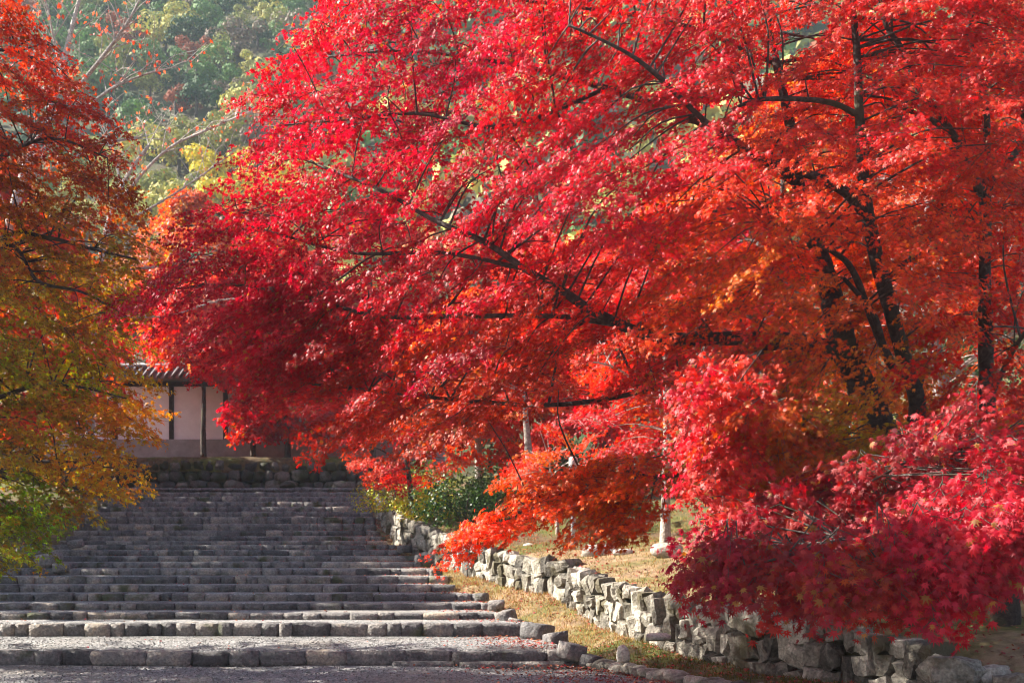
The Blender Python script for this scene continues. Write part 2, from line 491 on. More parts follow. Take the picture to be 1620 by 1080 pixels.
# ---- the stairs
stairs = tag(empty('stone_stairs', (-4, 15.3, 0)), 'wide flight of low rough stone steps climbing between the maples', 'stairs')
sv = [stone_mesh('step_stone_mesh', M['step_stone'], 2, 0.055, 12.0, s) for s in range(10)]
st = Stones(sv)
core = []
for i in range(0, 23):
    Y = STEP_Y[i]; z1 = STEP_Z[i]; z0 = 0.0 if i == 0 else STEP_Z[i - 1]
    xl, xr = ip(Y, STAIR_XL, 1), ip(Y, STAIR_XR, 1)
    x = xl
    h = z1 - z0
    wob = U(0, 9)
    while x < xr - 0.1:
        wd = (U(0.34, 0.8) if i == 0 else random.choice((U(.2, .34), U(.3, .5), U(.45, .72)))) if i < 16 else U(0.16, 0.5)
        if x + wd > xr: wd = max(0.18, xr - x)
        bow = 0.07 * noise1(x * 0.55, wob)
        d = U(0.26, 0.34)
        hj = U(-0.02, 0.022) * (1.8 if i > 14 else 1)
        hh = h + 0.07 + hj
        base_drop = 0.0
        if i == 0:
            base_drop = 0.10 * math.exp(-((x - 0.1) / 1.6) ** 2)
            hh = h + 0.05 + base_drop * 0.4 + hj
        st.add((x + wd / 2, Y + bow + d / 2 - 0.02 + U(-0.02, 0.02), z1 + hj * 0.5 - hh / 2 + 0.012), (wd * U(.985, 1.03), d, hh * U(.95, 1.05)),
               (U(-0.05, 0.05), U(-0.03, 0.03), U(-0.06, 0.06)))
        x += wd
    # low second course under the front kerb on its deeper side
    if i == 0:
        x = -1.6
        while x < 0.75:
            wd = U(0.55, 0.95)
            st.add((x + wd / 2, Y + 0.12, -0.03), (wd, 0.4, 0.15), (0, 0, U(-0.02, 0.02)))
            x += wd
# rounded end stones and rubble on the sides of the flight
for px, py, Y, s in ((905, 1030, 15.2, .3), (935, 1045, 15.0, .22), (850, 1000, 17.4, .42), (880, 1012, 16.6, .3), (800, 975, 18.6, .26), (815, 985, 18.4, .2),
                     (785, 958, 19.5, .25), (762, 945, 20.5, .22), (690, 905, 23, .25), (665, 885, 24.6, .25), (640, 868, 26.2, .25), (78, 886, 24, .42), (50, 872, 24.6, .5), (98, 898, 23.6, .3), (120, 860, 26, .3)):
    p = at(px, py, Y); st.add(p, (s * U(.9, 1.2), s, s * U(.6, .8)), (U(-.2, .2), U(-.2, .2), U(0, 3)))
st.build(stairs, 'stone', 300, 'upper_stones')
# treads and risers behind the stones, one solid
V, Q = [], []
for i in range(0, 23):
    Y = STEP_Y[i] + 0.06; Yb = (STEP_Y[i + 1] + 0.12) if i < 22 else 38.6
    z1 = STEP_Z[i] - 0.012; z0 = -0.1 if i == 0 else STEP_Z[i - 1] - 0.02
    xs = np.linspace(0, 1, 40)
    for yy, zz in ((Y + .02, z0), (Y + 0.024, z1 - 0.02), (Y + 0.05, z1 + .022), (Yb, z1 + 0.026)):
        xl, xr = ip(yy, STAIR_XL, 1), ip(yy, STAIR_XR, 1) - 0.05
        V.append([(xl + (xr - xl) * u, yy, zz + 0.008 * noise2(u * 40, yy * 3)) for u in xs])
strip('tread', V, M['gravel'], None, stairs)
# gravel laid on the deep first landing
rows = []
for yy in np.linspace(15.5, 17.88, 14):
    xl, xr = ip(yy, STAIR_XL, 1), ip(yy, STAIR_XR, 1) - 0.12
    rows.append([(xl + (xr - xl) * u, yy, 0.176 + 0.012 * noise2(u * 30, yy * 3) - 0.03 * max(0, 1 - (yy - 15.5) / 0.15)) for u in np.linspace(0, 1, 70)])
strip('gravel_landing', rows, M['gravel'])

# ---- edging stones from the front step to the right
edging = tag(empty('stone_edging', (2, 13, 0)), 'low line of small edging stones below the mossy bank', 'edging')
es = Stones([stone_mesh('edging_stone_mesh', M['wall_stone'], 2, 0.10, 3.5, 40 + s) for s in range(6)])
y = 15.1
while y > 10.5:
    x = ip(y, EDGE, 1)
    s = U(0.16, 0.34)
    es.add((x + U(-.05, .05), y, 0.035 + U(-.01, .02)), (s, s * U(.8, 1.1), U(.10, .17)), (U(-.15, .15), U(-.15, .15), U(0, 3)))
    y -= s * 0.62
es.build(edging, 'stone')

# ---- dry stone retaining wall on the right
def faceted(ms):
    for m_ in ms:
        for f_ in m_.polygons: f_.use_smooth = False
    return ms
rwall = tag(empty('retaining_wall', (1.5, 17.5, 0.4)), 'dry stone retaining wall of upright pale boulders curving up beside the stairs', 'wall')
ws = Stones(faceted([stone_mesh('wall_stone_mesh', M['wall_stone'], 2, 0.14, 6.0, 60 + s) for s in range(12)]))
pl = np.array([(p[1], p[0], p[2], p[3]) for p in WALL if 8 <= p[0] <= 41])
pl = spline(pl, 900)
seg = np.concatenate(([0], np.cumsum(np.linalg.norm(np.diff(pl[:, :2], axis=0), axis=1))))
def wall_at(s):
    q = [float(np.interp(s, seg, pl[:, k])) for k in range(4)]
    a = [float(np.interp(s + 0.1, seg, pl[:, k])) - float(np.interp(s - 0.1, seg, pl[:, k])) for k in range(2)]
    return q, math.atan2(a[1], a[0])
s = 0.2
while s < seg[-1] - 0.4:
    (x, y, zb, zt), ang = wall_at(s)
    wd = (U(0.14, 0.30) if random.random() < .8 else U(.30, .42)) if y < 25 else U(0.25, 0.5)
    (x, y, zb, zt), ang = wall_at(s + wd / 2)
    H = zt - zb + 0.08
    nx, ny = math.sin(ang), -math.cos(ang)
    # stack of one to three stones, upright ones often
    n = 1 if H < 0.30 else (2 if H < 0.62 else 3)
    if random.random() < 0.3: n = max(1, n - 1)
    cuts = sorted(U(0.35, 0.65) if n == 2 else (k + U(0.75, 1.25)) / n for k in range(n - 1)) if n > 1 else []
    zz = [0] + (cuts if n == 2 else sorted(cuts)) + [1]
    for k in range(n):
        a, b = zz[k] * H, zz[k + 1] * H
        lean = 0.10 * (a + b) / 2
        ww = wd * U(0.95, 1.15)
        off = U(-0.05, 0.05) if k % 2 else 0
        ws.add((x + nx * lean + math.cos(ang) * off + U(-.03, .03), y + ny * lean + math.sin(ang) * off, zb - 0.06 + (a + b) / 2 + (U(-.03, .05) if k == n - 1 else 0)),
               (ww * 1.02, U(0.26, 0.36), (b - a) * 1.03), (U(-.16, .16), U(-.28, .28), ang + U(-.28, .28)))
    s += wd * 0.96
ws.build(rwall, 'stone', 300, 'far_stones')
rows = []
for sd in np.arange(0.2, seg[-1], 0.25):
    (x, y, zb, zt), ang = wall_at(sd)
    nx, ny = math.sin(ang), -math.cos(ang)
    rows.append([(x + nx * .06, y + ny * .06, zb - .1), (x + nx * .10, y + ny * .10, zt - .06), (x + nx * .3, y + ny * .3, zt - .05)])
strip('earth_fill', rows, M['forest_floor'], None, rwall)

# ---- loose stones on the grass
loose_v = [stone_mesh('loose_stone_mesh', M['pale_stone'], 2, 0.13, 4.0, 140 + k) for k in range(4)]
for px, py, Y, sz, lab in ((950, 878, 20.2, (.62, .35, .30), 'pale rounded boulder with a brown stain lying on the dry grass bank'),
                           (986, 876, 20.0, (.36, .3, .17), 'flat white block stone lying just right of the stained boulder'),
                           (1055, 872, 19.2, (.5, .35, .26), 'greyish stone half behind the crimson sprays on the grass bank'),
                           (835, 866, 22.5, (.25, .2, .14), 'small grey stone by the wall top, left of the slim post'),
                           (1040, 1008, 14.4, (.3, .22, .09), 'thin flat stone lying on the mossy slope under the wall'),
                           (985, 1038, 14.3, (.16, .12, .22), 'small upright stone on the mossy slope beside the edging'),
                           (1505, 1066, 11.0, (.55, .4, .28), 'broad lichen spotted block stone in the corner under the crimson maple')):
    o = link('loose_stone', (ws.v if px > 1300 else loose_v)[random.randrange(4)]); p = at(px, py, Y)
    o.location = (p[0], p[1], p[2] + sz[2] * .1); o.scale = sz; o.rotation_euler = (U(-.1, .1), U(-.1, .1), U(-.3, .3))
    tag(o, lab, 'stone')

# ---- dark stone embankment across the top
emb = tag(empty('embankment_wall', (-9, 40, 3.6)), 'dark mossy stone embankment across the top of the stairs', 'wall')
em = Stones([stone_mesh('dark_stone_mesh', M['dark_stone'], 1, 0.14, 3.2, 90 + k) for k in range(8)])
x = -17.0
for row, (za, zb) in enumerate(((3.5, 3.95), (3.95, 4.33), (4.33, 4.66))):
    x = -17 + row * 0.15
    while x < -4.3:
        wd = U(0.3, 0.62)
        em.add((x + wd / 2, 40.2 + row * 0.07 + U(-.04, .04), (za + zb) / 2 + U(-.04, .04)), (wd * 1.05, .5, (zb - za) * 1.15), (U(-.1, .1), U(-.15, .15), U(-.15, .15)))
        x += wd
for px, s in ((370, .75), (540, .6), (575, .5), (240, .5), (290, .4), (455, .45)):
    p = at(px, 768, 39.4); em.add(p, (s, .5, s * .55), (U(-.1, .1), 0, U(0, 3)))
em.build(emb, 'stone', 120, 'far_stones')
rows = [[(x, y, z + 0.05 * noise2(x * 2, y * 3)) for x in np.linspace(-17, -4.3, 60)] for y, z in ((40.2, 4.3), (40.15, 4.62), (40.25, 4.78), (40.5, 4.84), (40.9, 4.85))]
strip('moss_cap', rows, M['moss_bank'], None, emb)

# ------------------------------------------------------------------ white plaster wall with posts and tiled roof
def box(bm, x0, x1, y0, y1, z0, z1):
    r = bmesh.ops.create_cube(bm, size=1)
    for v in r['verts']:
        v.co = Vector(((x0 + x1) / 2 + v.co.x * (x1 - x0), (y0 + y1) / 2 + v.co.y * (y1 - y0), (z0 + z1) / 2 + v.co.z * (z1 - z0)))
def box_obj(name, mat, parent, *b, bevel=0.0):
    bm = bmesh.new(); box(bm, *b)
    if bevel: bmesh.ops.bevel(bm, geom=bm.edges[:], offset=bevel, segments=2, affect='EDGES', profile=0.5)
    me = bpy.data.meshes.new(name); bm.to_mesh(me); bm.free(); me.materials.append(mat)
    return link(name, me, parent)

pw = tag(empty('plaster_wall', (-9, 44, 5.0)), 'white plaster precinct wall with dark posts and grey tiled roof above the stairs', 'wall')
px_l, px_r = -19.0, -2.6
box_obj('plinth', M['plinth'], pw, px_l, px_r, 43.4, 44.2, 4.7, 5.76, bevel=0.02)
posts = [-18.2, -15.2, -13.05, -10.98, -8.4, -6.1, -3.9]
for a, b in zip([px_l] + [p + 0.09 for p in posts], [p - 0.09 for p in posts] + [px_r]):
    box_obj('plaster_panel', M['plaster'], pw, a, b, 43.62, 43.98, 5.762, 7.80)
for x in posts:
    box_obj('post', M['timber'], pw, x - 0.088, x + 0.088, 43.56, 44.04, 5.763, 7.80, bevel=0.01)
box_obj('eaves_beam', M['timber'], pw, px_l, px_r, 43.5, 44.1, 7.802, 7.98, bevel=0.01)
bm = bmesh.new()
vs = [(43.0, 7.99), (43.0, 8.05), (43.8, 8.52), (44.6, 8.05), (44.6, 7.99)]
f = [bm.verts.new((px_l - .1, y, z)) for y, z in vs]; bk = [bm.verts.new((px_r + .1, y, z)) for y, z in vs]
bm.faces.new(f); bm.faces.new(bk[::-1])
for k in range(5): bm.faces.new((f[k], bk[k], bk[(k + 1) % 5], f[(k + 1) % 5]))
me = bpy.data.meshes.new('roof_deck'); bm.to_mesh(me); bm.free(); me.materials.append(M['tile']); roof = link('roof', me, pw)
tb = Tubes(); tb.add([(0, 42.96, 8.08), (0, 43.4, 8.345), (0, 43.76, 8.56)], 0.07, 8)
tm = mesh_np('roof_tile_mesh', np.concatenate(tb.V), [np.concatenate(tb.F4), np.concatenate(tb.F3)], M['tile'])
for k in range(60):
    o = bpy.data.objects.new('roof_tile', tm); C.objects.link(o); o.parent = roof; o.location = (px_l + 0.14 + k * 0.275, 0, 0)
    o.matrix_parent_inverse = Matrix.Translation(-pw.location)
    o.matrix_parent_inverse = (Matrix.Translation(pw.location) @ roof.matrix_parent_inverse).inverted()
tb = Tubes(); tb.add([(px_l - .15, 43.8, 8.62), (px_r + .15, 43.8, 8.62)], 0.13, 10); tb.build('ridge', M['tile'], pw)

# ------------------------------------------------------------------ maple leaves and trees
def leaf_template(lobes):
    """verts (x, y, z), tris; leaf axis +y, face normal +z; every lobe of the star is one long triangle"""
    if lobes == 3:
        return np.array([(0, -.75, -.05), (.62, .05, .05), (0, .9, -.1), (-.62, .05, .05)], float), np.array([(0, 1, 2), (0, 2, 3)])
    if lobes == 4:
        ang, ln = [0, 62, -62], [1.0, .92, .92]
    else: ang, ln = ([0, 40, -40, 82, -82, 128, -128], [1.0, .95, .95, .8, .8, .45, .45]) if lobes == 7 else ([0, 46, -46, 96, -96], [1.0, .93, .93, .7, .7])
    hw = {7: .17, 5: .22, 4: .30}[lobes]
    V, T = [], []
    for k, (a, l) in enumerate(zip(ang, ln)):
        c, sn = math.cos(R(a)), math.sin(R(a))
        for x, y, z in ((-hw, .06, .02 - .008 * k), (hw, .06, .02 - .008 * k), (0, l, -.16 * l * l)):
            V.append((x * c + y * sn, -x * sn + y * c, z))
        T.append((3 * k, 3 * k + 1, 3 * k + 2))
    return np.array(V), np.array(T)

TPL = {k: leaf_template(k) for k in (7, 5, 4, 3)}

class Leaves:
    def __init__(self): self.P, self.N, self.T, self.S, self.C = [], [], [], [], []
    def add(self, P, N, T, S, Cc):
        self.P.append(P); self.N.append(N); self.T.append(T); self.S.append(S); self.C.append(Cc)
    def cat(self):
        return [np.concatenate(a) for a in (self.P, self.N, self.T, self.S, self.C)]

def frames(N, T):
    N = N / (np.linalg.norm(N, axis=1)[:, None] + 1e-9)
    T = T - N * (T * N).sum(1)[:, None]
    T = T / (np.linalg.norm(T, axis=1)[:, None] + 1e-9)
    X = np.cross(T, N)
    return X, T, N

def leaves_mesh(name, P, N, T, Sz, Cc, lobes, mat):
    TV, TF = TPL[lobes]
    X, T, N = frames(N, T)
    n = len(P)
    curl = rng.uniform(0.2, 2.6, n)
    wx = rng.uniform(0.75, 1.05, n)
    V = (P[:, None, :] + Sz[:, None, None] * (TV[None, :, 0, None] * wx[:, None, None] * X[:, None, :] + TV[None, :, 1, None] * T[:, None, :]
         + (TV[None, :, 2] * curl[:, None])[..., None] * N[:, None, :]))
    Fs = (TF[None] + (np.arange(n) * len(TV))[:, None, None]).reshape(-1, 3)
    return mesh_np(name, V.reshape(-1, 3), Fs, mat, smooth=False, col=np.repeat(Cc, len(TV), axis=0))

def unit(v): return v / (np.linalg.norm(v) + 1e-9)

def spray(LV, TW, p0, d, L, tilt, leaf, color, dens=1.0, jit=0.06, hang=0.5, twig_r=0.004, face=0.5):
    """a flat maple spray: main twig, side twigs, paired leaves; d horizontal unit vector"""
    up = np.array((0, 0, 1.0))
    side = np.cross(d, up)
    n_s = 7
    twigs = []
    s = np.linspace(0, L, 6)
    drop = s * math.sin(tilt) + 0.14 * s * s / L
    bend = 0.12 * L * math.sin(rng.uniform(0, 6)) * (s / L) ** 2
    main = p0 + d * (s * math.cos(tilt))[:, None] + side * bend[:, None] - up * drop[:, None]
    twigs.append(main)
    for k in range(n_s * 2):
        u = (k // 2 + 0.5 + rng.uniform(-.3, .3)) / n_s
        sg = 1 if k % 2 else -1
        q = main[0] + 0
        q = np.array([np.interp(u * L, s, main[:, c]) for c in range(3)])
        ang = sg * rng.uniform(0.55, 1.05)
        dd = d * math.cos(ang) + side * math.sin(ang)
        l2 = L * (0.62 * (1 - u) + 0.16) * rng.uniform(.7, 1.15)
        t = np.linspace(0, l2, 4)
        tt = tilt * math.cos(ang) + rng.normal(0, 0.12)
        twigs.append(q + dd * (t * math.cos(tt))[:, None] - up * (t * math.sin(tt) + 0.12 * t * t / L)[:, None])
    for tw in twigs:
        ln = np.linalg.norm(tw[-1] - tw[0])
        n = int(ln / (leaf * 0.80) * 2 * dens) + 2
        u = np.sort(rng.uniform(0.08, 1.0, n)) ** 0.85
        f = u * (len(tw) - 1)
        i = np.minimum(f.astype(int), len(tw) - 2); fr = (f - i)[:, None]
        P = tw[i] * (1 - fr) + tw[i + 1] * fr
        axis = unit(tw[-1] - tw[0])
        lat = unit(np.cross(axis, up))
        sg = np.where(rng.random(n) < 0.5, -1.0, 1.0)[:, None]
        out = lat * sg * rng.uniform(0.3, 1.0, (n, 1)) + axis * rng.uniform(0.2, 1.0, (n, 1))
        P = P + out * leaf * rng.uniform(0.3, 1.1, (n, 1)) + rng.normal(0, jit * leaf / 0.05, (n, 3)) * np.array((.35, .35, .6))
        hg = np.clip(rng.normal(hang, 0.28, n), 0.02, 1.2)[:, None]
        T = out * (1 - 0.5 * hg) - up * hg * 1.1 + rng.normal(0, .15, (n, 3))
        N = up * (1.0 - 0.6 * hg) + out * hg * 0.7 + d * face + rng.normal(0, .30, (n, 3))
        Sz = leaf * rng.uniform(0.72, 1.3, n)
        cc = color[None] * rng.uniform(0.62, 1.3, (n, 1)) * np.exp(rng.normal(0, .10, (n, 3)) * np.array((.5, 2.8, 1.8)))
        odd = rng.random(n) < 0.035
        cc[odd] = np.array((.42, .17, .035)) * rng.uniform(.4, 1.0, (odd.sum(), 1))
        LV.add(P, N, T, Sz, cc)
        if TW is not None and (tw is main or rng.random() < .5):
            TW.add(tw, np.linspace(twig_r, twig_r * 0.4, len(tw)), 3, cap=False)

def blend_col(px, py, cps, power=2.4):
    w_ = np.array([1.0 / (((px - c[0]) ** 2 + (py - c[1]) ** 2) ** (power / 2) + 200.0) for c in cps])
    A = np.array([lin(*c[2]) for c in cps])
    return (A * w_[:, None]).sum(0) / w_.sum()

def behind_limbs(tg, limbs, reach=34, gap=(0.35, 1.3)):
    # boughs that the photo shows bare: foliage grows on their far side
    G = np.concatenate([spline(np.array(l, float), 40) for l in limbs])
    out = []
    for p, c in tg:
        px, py = 810 + p[0] / p[1] * F, 870 - (p[2] - EYE) / p[1] * F
        d = np.hypot(G[:, 0] - px, (G[:, 1] - py - 10))
        k = int(np.argmin(d))
        if d[k] < reach and p[1] < G[k, 2] + gap[0] and rng.random() < 0.8:
            p = at(px, py, G[k, 2] + rng.uniform(*gap))
        out.append((p, c))
    return out

class Tree:
    def __init__(self, name, label, base, cat='tree', group=None, bark='bark'):
        self.root = tag(empty(name, tuple(base)), label, cat, group)
        self.bark = M[bark]
        self.LV, self.TW, self.limbs = Leaves(), Tubes(), []
        self.base = np.array(base)
        self.n_br = 0
    def limb(self, pts, name='branch', sides=9, n=None, wob=0.05):
        """pts rows: x, y, z, radius"""
        P = spline(pts, n or (len(pts) * 5))
        t = Tubes(); t.add(P[:, :3], np.maximum(P[:, 3], 0.004), sides, wob)
        o = t.build(name, self.bark, self.root)
        self.limbs.append(P)
        return o
    def sprays(self, targets, leaf, tilt=(0.15, 0.6), L=(0.7, 1.2), dens=1.0, axis=None, hang=0.5, twig=True, spread=0.6, connect=True, conn_r=0.011, lean=None, arch=0.10):
        """targets: list of (point, colour)"""
        ax = axis if axis is not None else self.base
        LP = np.concatenate(self.limbs) if self.limbs else None
        for p, colr in targets:
            o = np.array((p[0] - ax[0], p[1] - ax[1], 0.0))
            if lean is not None: o = unit(o) + np.array(lean)
            a = math.atan2(o[1], o[0]) + rng.normal(0, spread)
            d = np.array((math.cos(a), math.sin(a), 0.0))
            l = rng.uniform(*L); t = rng.uniform(*tilt)
            p0 = p - d * l * 0.5 + np.array((0, 0, 0.5 * l * math.sin(t)))
            spray(self.LV, self.TW if twig else None, p0, d, l, t, leaf, colr, dens, hang=hang)
            if connect and LP is not None:
                cost = np.linalg.norm(LP[:, :3] - p0, axis=1) + 0.6 * np.maximum(0, LP[:, 2] - p0[2])
                k = int(np.argmin(cost)); q = LP[k, :3]
                dist = np.linalg.norm(q - p0)
                mid = (q + p0) / 2 + np.array((rng.normal(0, .06) * dist, rng.normal(0, .06) * dist, arch * dist))
                P = spline(np.vstack((q, mid, p0)), 7)
                r0 = min(LP[k, 3] * 0.7, conn_r * (0.6 + 0.55 * dist))
                self.TW.add(P, np.linspace(r0, 0.005, 7), 5, 0.05, cap=False)
    def finish(self, lobes, crown='crown', singles=0, mat='leaf', twigs=True):
        P, N, T, Sz, Cc = self.LV.cat()
        if singles:
            u = P[:, 0] / P[:, 1] * F + 810; v = 870 - (P[:, 2] - EYE) / P[:, 1] * F
            ok = (u > 10) & (u < 1610) & (v > 10) & (v < 1070)
            key = np.where(ok, Sz / P[:, 1], 0)
            idx = np.argsort(-key)[:singles]
            TV, TF = TPL[lobes]
            me = mesh_np('leaf_mesh', TV, TF, M['leaf_one'], smooth=False)
            X, T2, N2 = frames(N[idx], T[idx])
            for k, i in enumerate(idx):
                o = bpy.data.objects.new('leaf', me); C.objects.link(o); o.parent = self.root
                m = Matrix.Identity(4)
                for c in range(3):
                    m[c][0] = X[k][c] * Sz[i]; m[c][1] = T2[k][c] * Sz[i]; m[c][2] = N2[k][c] * Sz[i] * 1.6; m[c][3] = P[i][c] - self.base[c]
                o.matrix_basis = m
                o.color = (*Cc[i], 1)
            keep = np.ones(len(P), bool); keep[idx] = False
            P, N, T, Sz, Cc = P[keep], N[keep], T[keep], Sz[keep], Cc[keep]
        o = link(crown, leaves_mesh(crown, P, N, T, Sz, Cc, lobes, M[mat]), self.root)
        o['kind'] = 'stuff'
        if self.TW.V and twigs:
            t = self.TW.build('twigs', self.bark, self.root); t['kind'] = 'stuff'
        return len(P)

def lp(*rows, k=0.8):
    """limb rows (px, py, Y, width in photo px) -> x, y, z, radius"""
    return [(*at(a, b, Y), k * wpx * Y / F / 2) for a, b, Y, wpx in rows]

def targets(poly, n, sep, depth, cols, depth_jit=0.5):
    out = []
    for px, py in poisson(poly, n, sep):
        Y = depth(px, py) + rng.uniform(-1, 1) * depth_jit
        out.append((at(px, py, Y), blend_col(px + rng.normal(0, 38), py + rng.normal(0, 38), cols) * rng.uniform(.82, 1.2)))
    return out

n_leaves = {}
# ---- the great maple on the right
base = at(1452, 905, 12.6); base[2] = terrace_z(base[0], base[1])
A = Tree('red_maple', 'huge crimson maple whose boughs sweep over the stairs from a leaning dark trunk', base)
A.limb([(*base - np.array((0, 0, .2)), 0.27), *lp((1448, 830, 12.6, 66), (1425, 745, 12.6, 60), (1398, 690, 12.5, 62), (1362, 610, 12.3, 56), (1333, 540, 12.2, 52), (1318, 480, 12.2, 46), (1300, 410, 12.2, 36), (1270, 330, 12.2, 28), (1250, 200, 12.3, 20), (1220, 60, 12.5, 14), (1200, -80, 12.6, 8))], 'trunk', 12, 60)
A.limb(lp((1425, 745, 12.6, 40), (1452, 650, 12.2, 34), (1437, 590, 12.0, 30), (1412, 500, 11.8, 29), (1385, 400, 11.6, 28), (1370, 320, 11.5, 26), (1361, 200, 11.4, 19), (1356, 90, 11.4, 15), (1350, 20, 11.4, 12), (1345, -80, 11.4, 8)), 'branch', 10, 50)
A.limb(lp((1371, 340, 11.5, 22), (1335, 302, 11.4, 21), (1290, 280, 11.3, 18), (1205, 252, 11.1, 15), (1130, 205, 10.9, 12), (1040, 120, 10.7, 10), (985, 80, 10.6, 7), (900, 40, 10.6, 5)))
A.limb(lp((1357, 182, 11.4, 13), (1320, 164, 11.3, 11), (1270, 157, 11.1, 10), (1200, 158, 11, 9), (1160, 172, 10.9, 6)))
A.limb(lp((1330, 555, 12.2, 40), (1250, 540, 11.9, 34), (1170, 535, 11.7, 29), (1090, 537, 11.4, 26), (1040, 534, 11.3, 23), (985, 515, 11.2, 21), (930, 487, 11.1, 19), (885, 458, 11.1, 17), (830, 425, 11.2, 14), (765, 382, 11.3, 12), (690, 350, 11.5, 10), (600, 300, 11.9, 7), (500, 260, 12.4, 5)))
A.limb(lp((985, 515, 11.2, 12), (880, 500, 11.6, 10), (740, 500, 12.0, 9), (600, 500, 12.5, 8), (480, 470, 12.9, 7), (360, 450, 13.2, 5), (250, 460, 13.5, 3)))
A.limb(lp((830, 425, 11.2, 9), (700, 400, 11.8, 8), (560, 400, 12.3, 7), (440, 370, 12.8, 5), (340, 340, 13.2, 3)))
A.limb(lp((1250, 540, 11.9, 14), (1050, 610, 12.0, 11), (880, 640, 12.3, 9), (700, 630, 12.8, 7), (520, 610, 13.3, 5), (400, 600, 13.6, 3)))
A.limb(lp((1262, 290, 12.2, 20), (1120, 200, 12.3, 15), (960, 140, 12.6, 12), (800, 100, 12.9, 9), (640, 80, 13.3, 7), (520, 90, 13.6, 4)))
A.limb(lp((1225, 100, 12.5, 10), (1080, 40, 12.6, 8), (900, 10, 12.8, 6), (720, -10, 13.1, 4)))
A.limb(lp((960, 140, 12.6, 9), (800, 200, 12.4, 8), (660, 180, 12.6, 6), (540, 190, 13, 5), (430, 200, 13.3, 3)))
A.limb(lp((1408, 570, 11.9, 18), (1385, 520, 11.7, 15), (1350, 430, 11.4, 13), (1320, 400, 11.2, 10), (1270, 375, 11.0, 8), (1220, 350, 10.8, 5)))
A.limb(lp((1433, 600, 12, 16), (1405, 570, 11.8, 15), (1385, 505, 11.6, 14), (1370, 480, 11.5, 11), (1335, 440, 11.4, 8)))
A.limb(lp((1395, 450, 11.7, 12), (1440, 410, 11.7, 10), (1500, 385, 11.7, 7), (1560, 360, 11.7, 4)))
A.limb(lp((1170, 620, 12.1, 11), (1090, 742, 11.8, 10), (1000, 752, 11.6, 9), (920, 760, 11.5, 7), (840, 800, 11.6, 5), (760, 850, 11.8, 3)))
low_limb = A.limbs[-1]
A.limb(lp((1240, 560, 11.9, 14), (1160, 650, 10.8, 12), (1120, 700, 9.9, 7), (1105, 730, 9.7, 3)))
A.limb(lp((1425, 745, 12.6, 14), (1330, 720, 11.4, 12), (1260, 740, 10.4, 9), (1200, 800, 9.8, 5)))
bareA = [[(1440, 640, 12.2), (1412, 500, 11.8), (1385, 400, 11.6), (1370, 320, 11.5), (1361, 200, 11.4), (1356, 90, 11.4)],
         [(1371, 340, 11.5), (1300, 285, 11.3)], [(1260, 265, 11.3), (1200, 250, 11.1)], [(1357, 182, 11.4), (1270, 157, 11.1), (1200, 158, 11)],
         [(1090, 537, 11.4), (985, 515, 11.2), (885, 458, 11.1)], [(790, 395, 11.2), (765, 382, 11.3)], [(1070, 150, 10.8), (985, 80, 10.6)],
         [(1345, 565, 12.2), (1318, 480, 12.2), (1300, 430, 12.2)], [(1430, 735, 12.6), (1385, 665, 12.4)], [(1420, 580, 11.9), (1350, 430, 11.4)], [(1520, 640, 12), (1470, 560, 12)],
         [(1560, 300, 12), (1480, 180, 11.9), (1420, 60, 11.9)], [(1560, 560, 12), (1560, 400, 12)], [(700, 60, 12), (620, 70, 12)], [(720, 120, 12), (640, 180, 12)]]
polyA = [(575, -60), (500, 55), (432, 105), (398, 150), (440, 172), (408, 208), (430, 240), (438, 268), (345, 300), (325, 345), (285, 385), (250, 425), (203, 458), (212, 490), (262, 478), (335, 446), (350, 470), (318, 510),
         (310, 550), (335, 580), (400, 605), (410, 635), (470, 640), (525, 690), (565, 672), (625, 702), (700, 690), (770, 676), (850, 600), (910, 560), (1000, 562), (1050, 620), (1070, 740), (1180, 760), (1320, 740), (1480, 640), (1560, 460), (1640, 200), (1640, -60)]
colA = [(700, 120, (172, 22, 56)), (450, 250, (186, 12, 42)), (620, 300, (186, 14, 48)), (300, 420, (160, 8, 42)), (550, 480, (170, 10, 40)), (420, 480, (176, 10, 40)), (560, 620, (170, 36, 18)), (700, 560, (152, 8, 40)), (900, 250, (196, 18, 52)), (1100, 250, (206, 20, 56)), (820, 380, (190, 16, 50)), (1000, 330, (204, 20, 52)),
        (1250, 340, (214, 60, 18)), (1150, 420, (214, 110, 20)), (1100, 380, (214, 80, 20)), (1250, 600, (180, 130, 24)), (1330, 640, (170, 128, 24)), (1200, 720, (170, 126, 24)), (1300, 480, (194, 100, 20)), (1180, 520, (206, 40, 40)), (1100, 620, (190, 16, 52)), (1400, 200, (200, 44, 26)), (1500, 500, (196, 34, 24)), (850, 560, (176, 44, 18)), (980, 420, (204, 34, 34)), (1080, 80, (200, 22, 42)), (1480, 60, (190, 28, 30)), (660, 660, (180, 64, 18)), (430, 560, (172, 14, 36)), (760, 640, (176, 60, 18))]
depA = lambda px, py: float(np.interp(px, [200, 500, 800, 1100, 1400, 1640], [13.4, 12.2, 10.9, 10.2, 10.0, 10.3])) + float(np.interp(py, [0, 300, 700], [0.9, 0, 0.4]))
A.sprays(behind_limbs(targets(polyA, 300, 46, depA, colA, 0.4), bareA), 0.035, (0.2, 0.75), (0.65, 1.05), 0.80, spread=0.5, hang=0.55)
front, A.LV = A.LV, Leaves()
A.sprays(behind_limbs(targets(polyA, 150, 60, lambda x, y: depA(x, y) + 1.3, colA, 0.6), bareA), 0.037, (0.1, 0.55), (0.8, 1.2), 0.66, spread=0.6, hang=0.45)
A.sprays(targets(polyA, 110, 66, lambda x, y: depA(x, y) + 2.8, colA, 0.9), 0.052, (0.1, 0.4), (0.9, 1.4), 0.42, spread=0.9, hang=0.4)
A.finish(4, crown='inner_crown', twigs=False)
A.LV = front
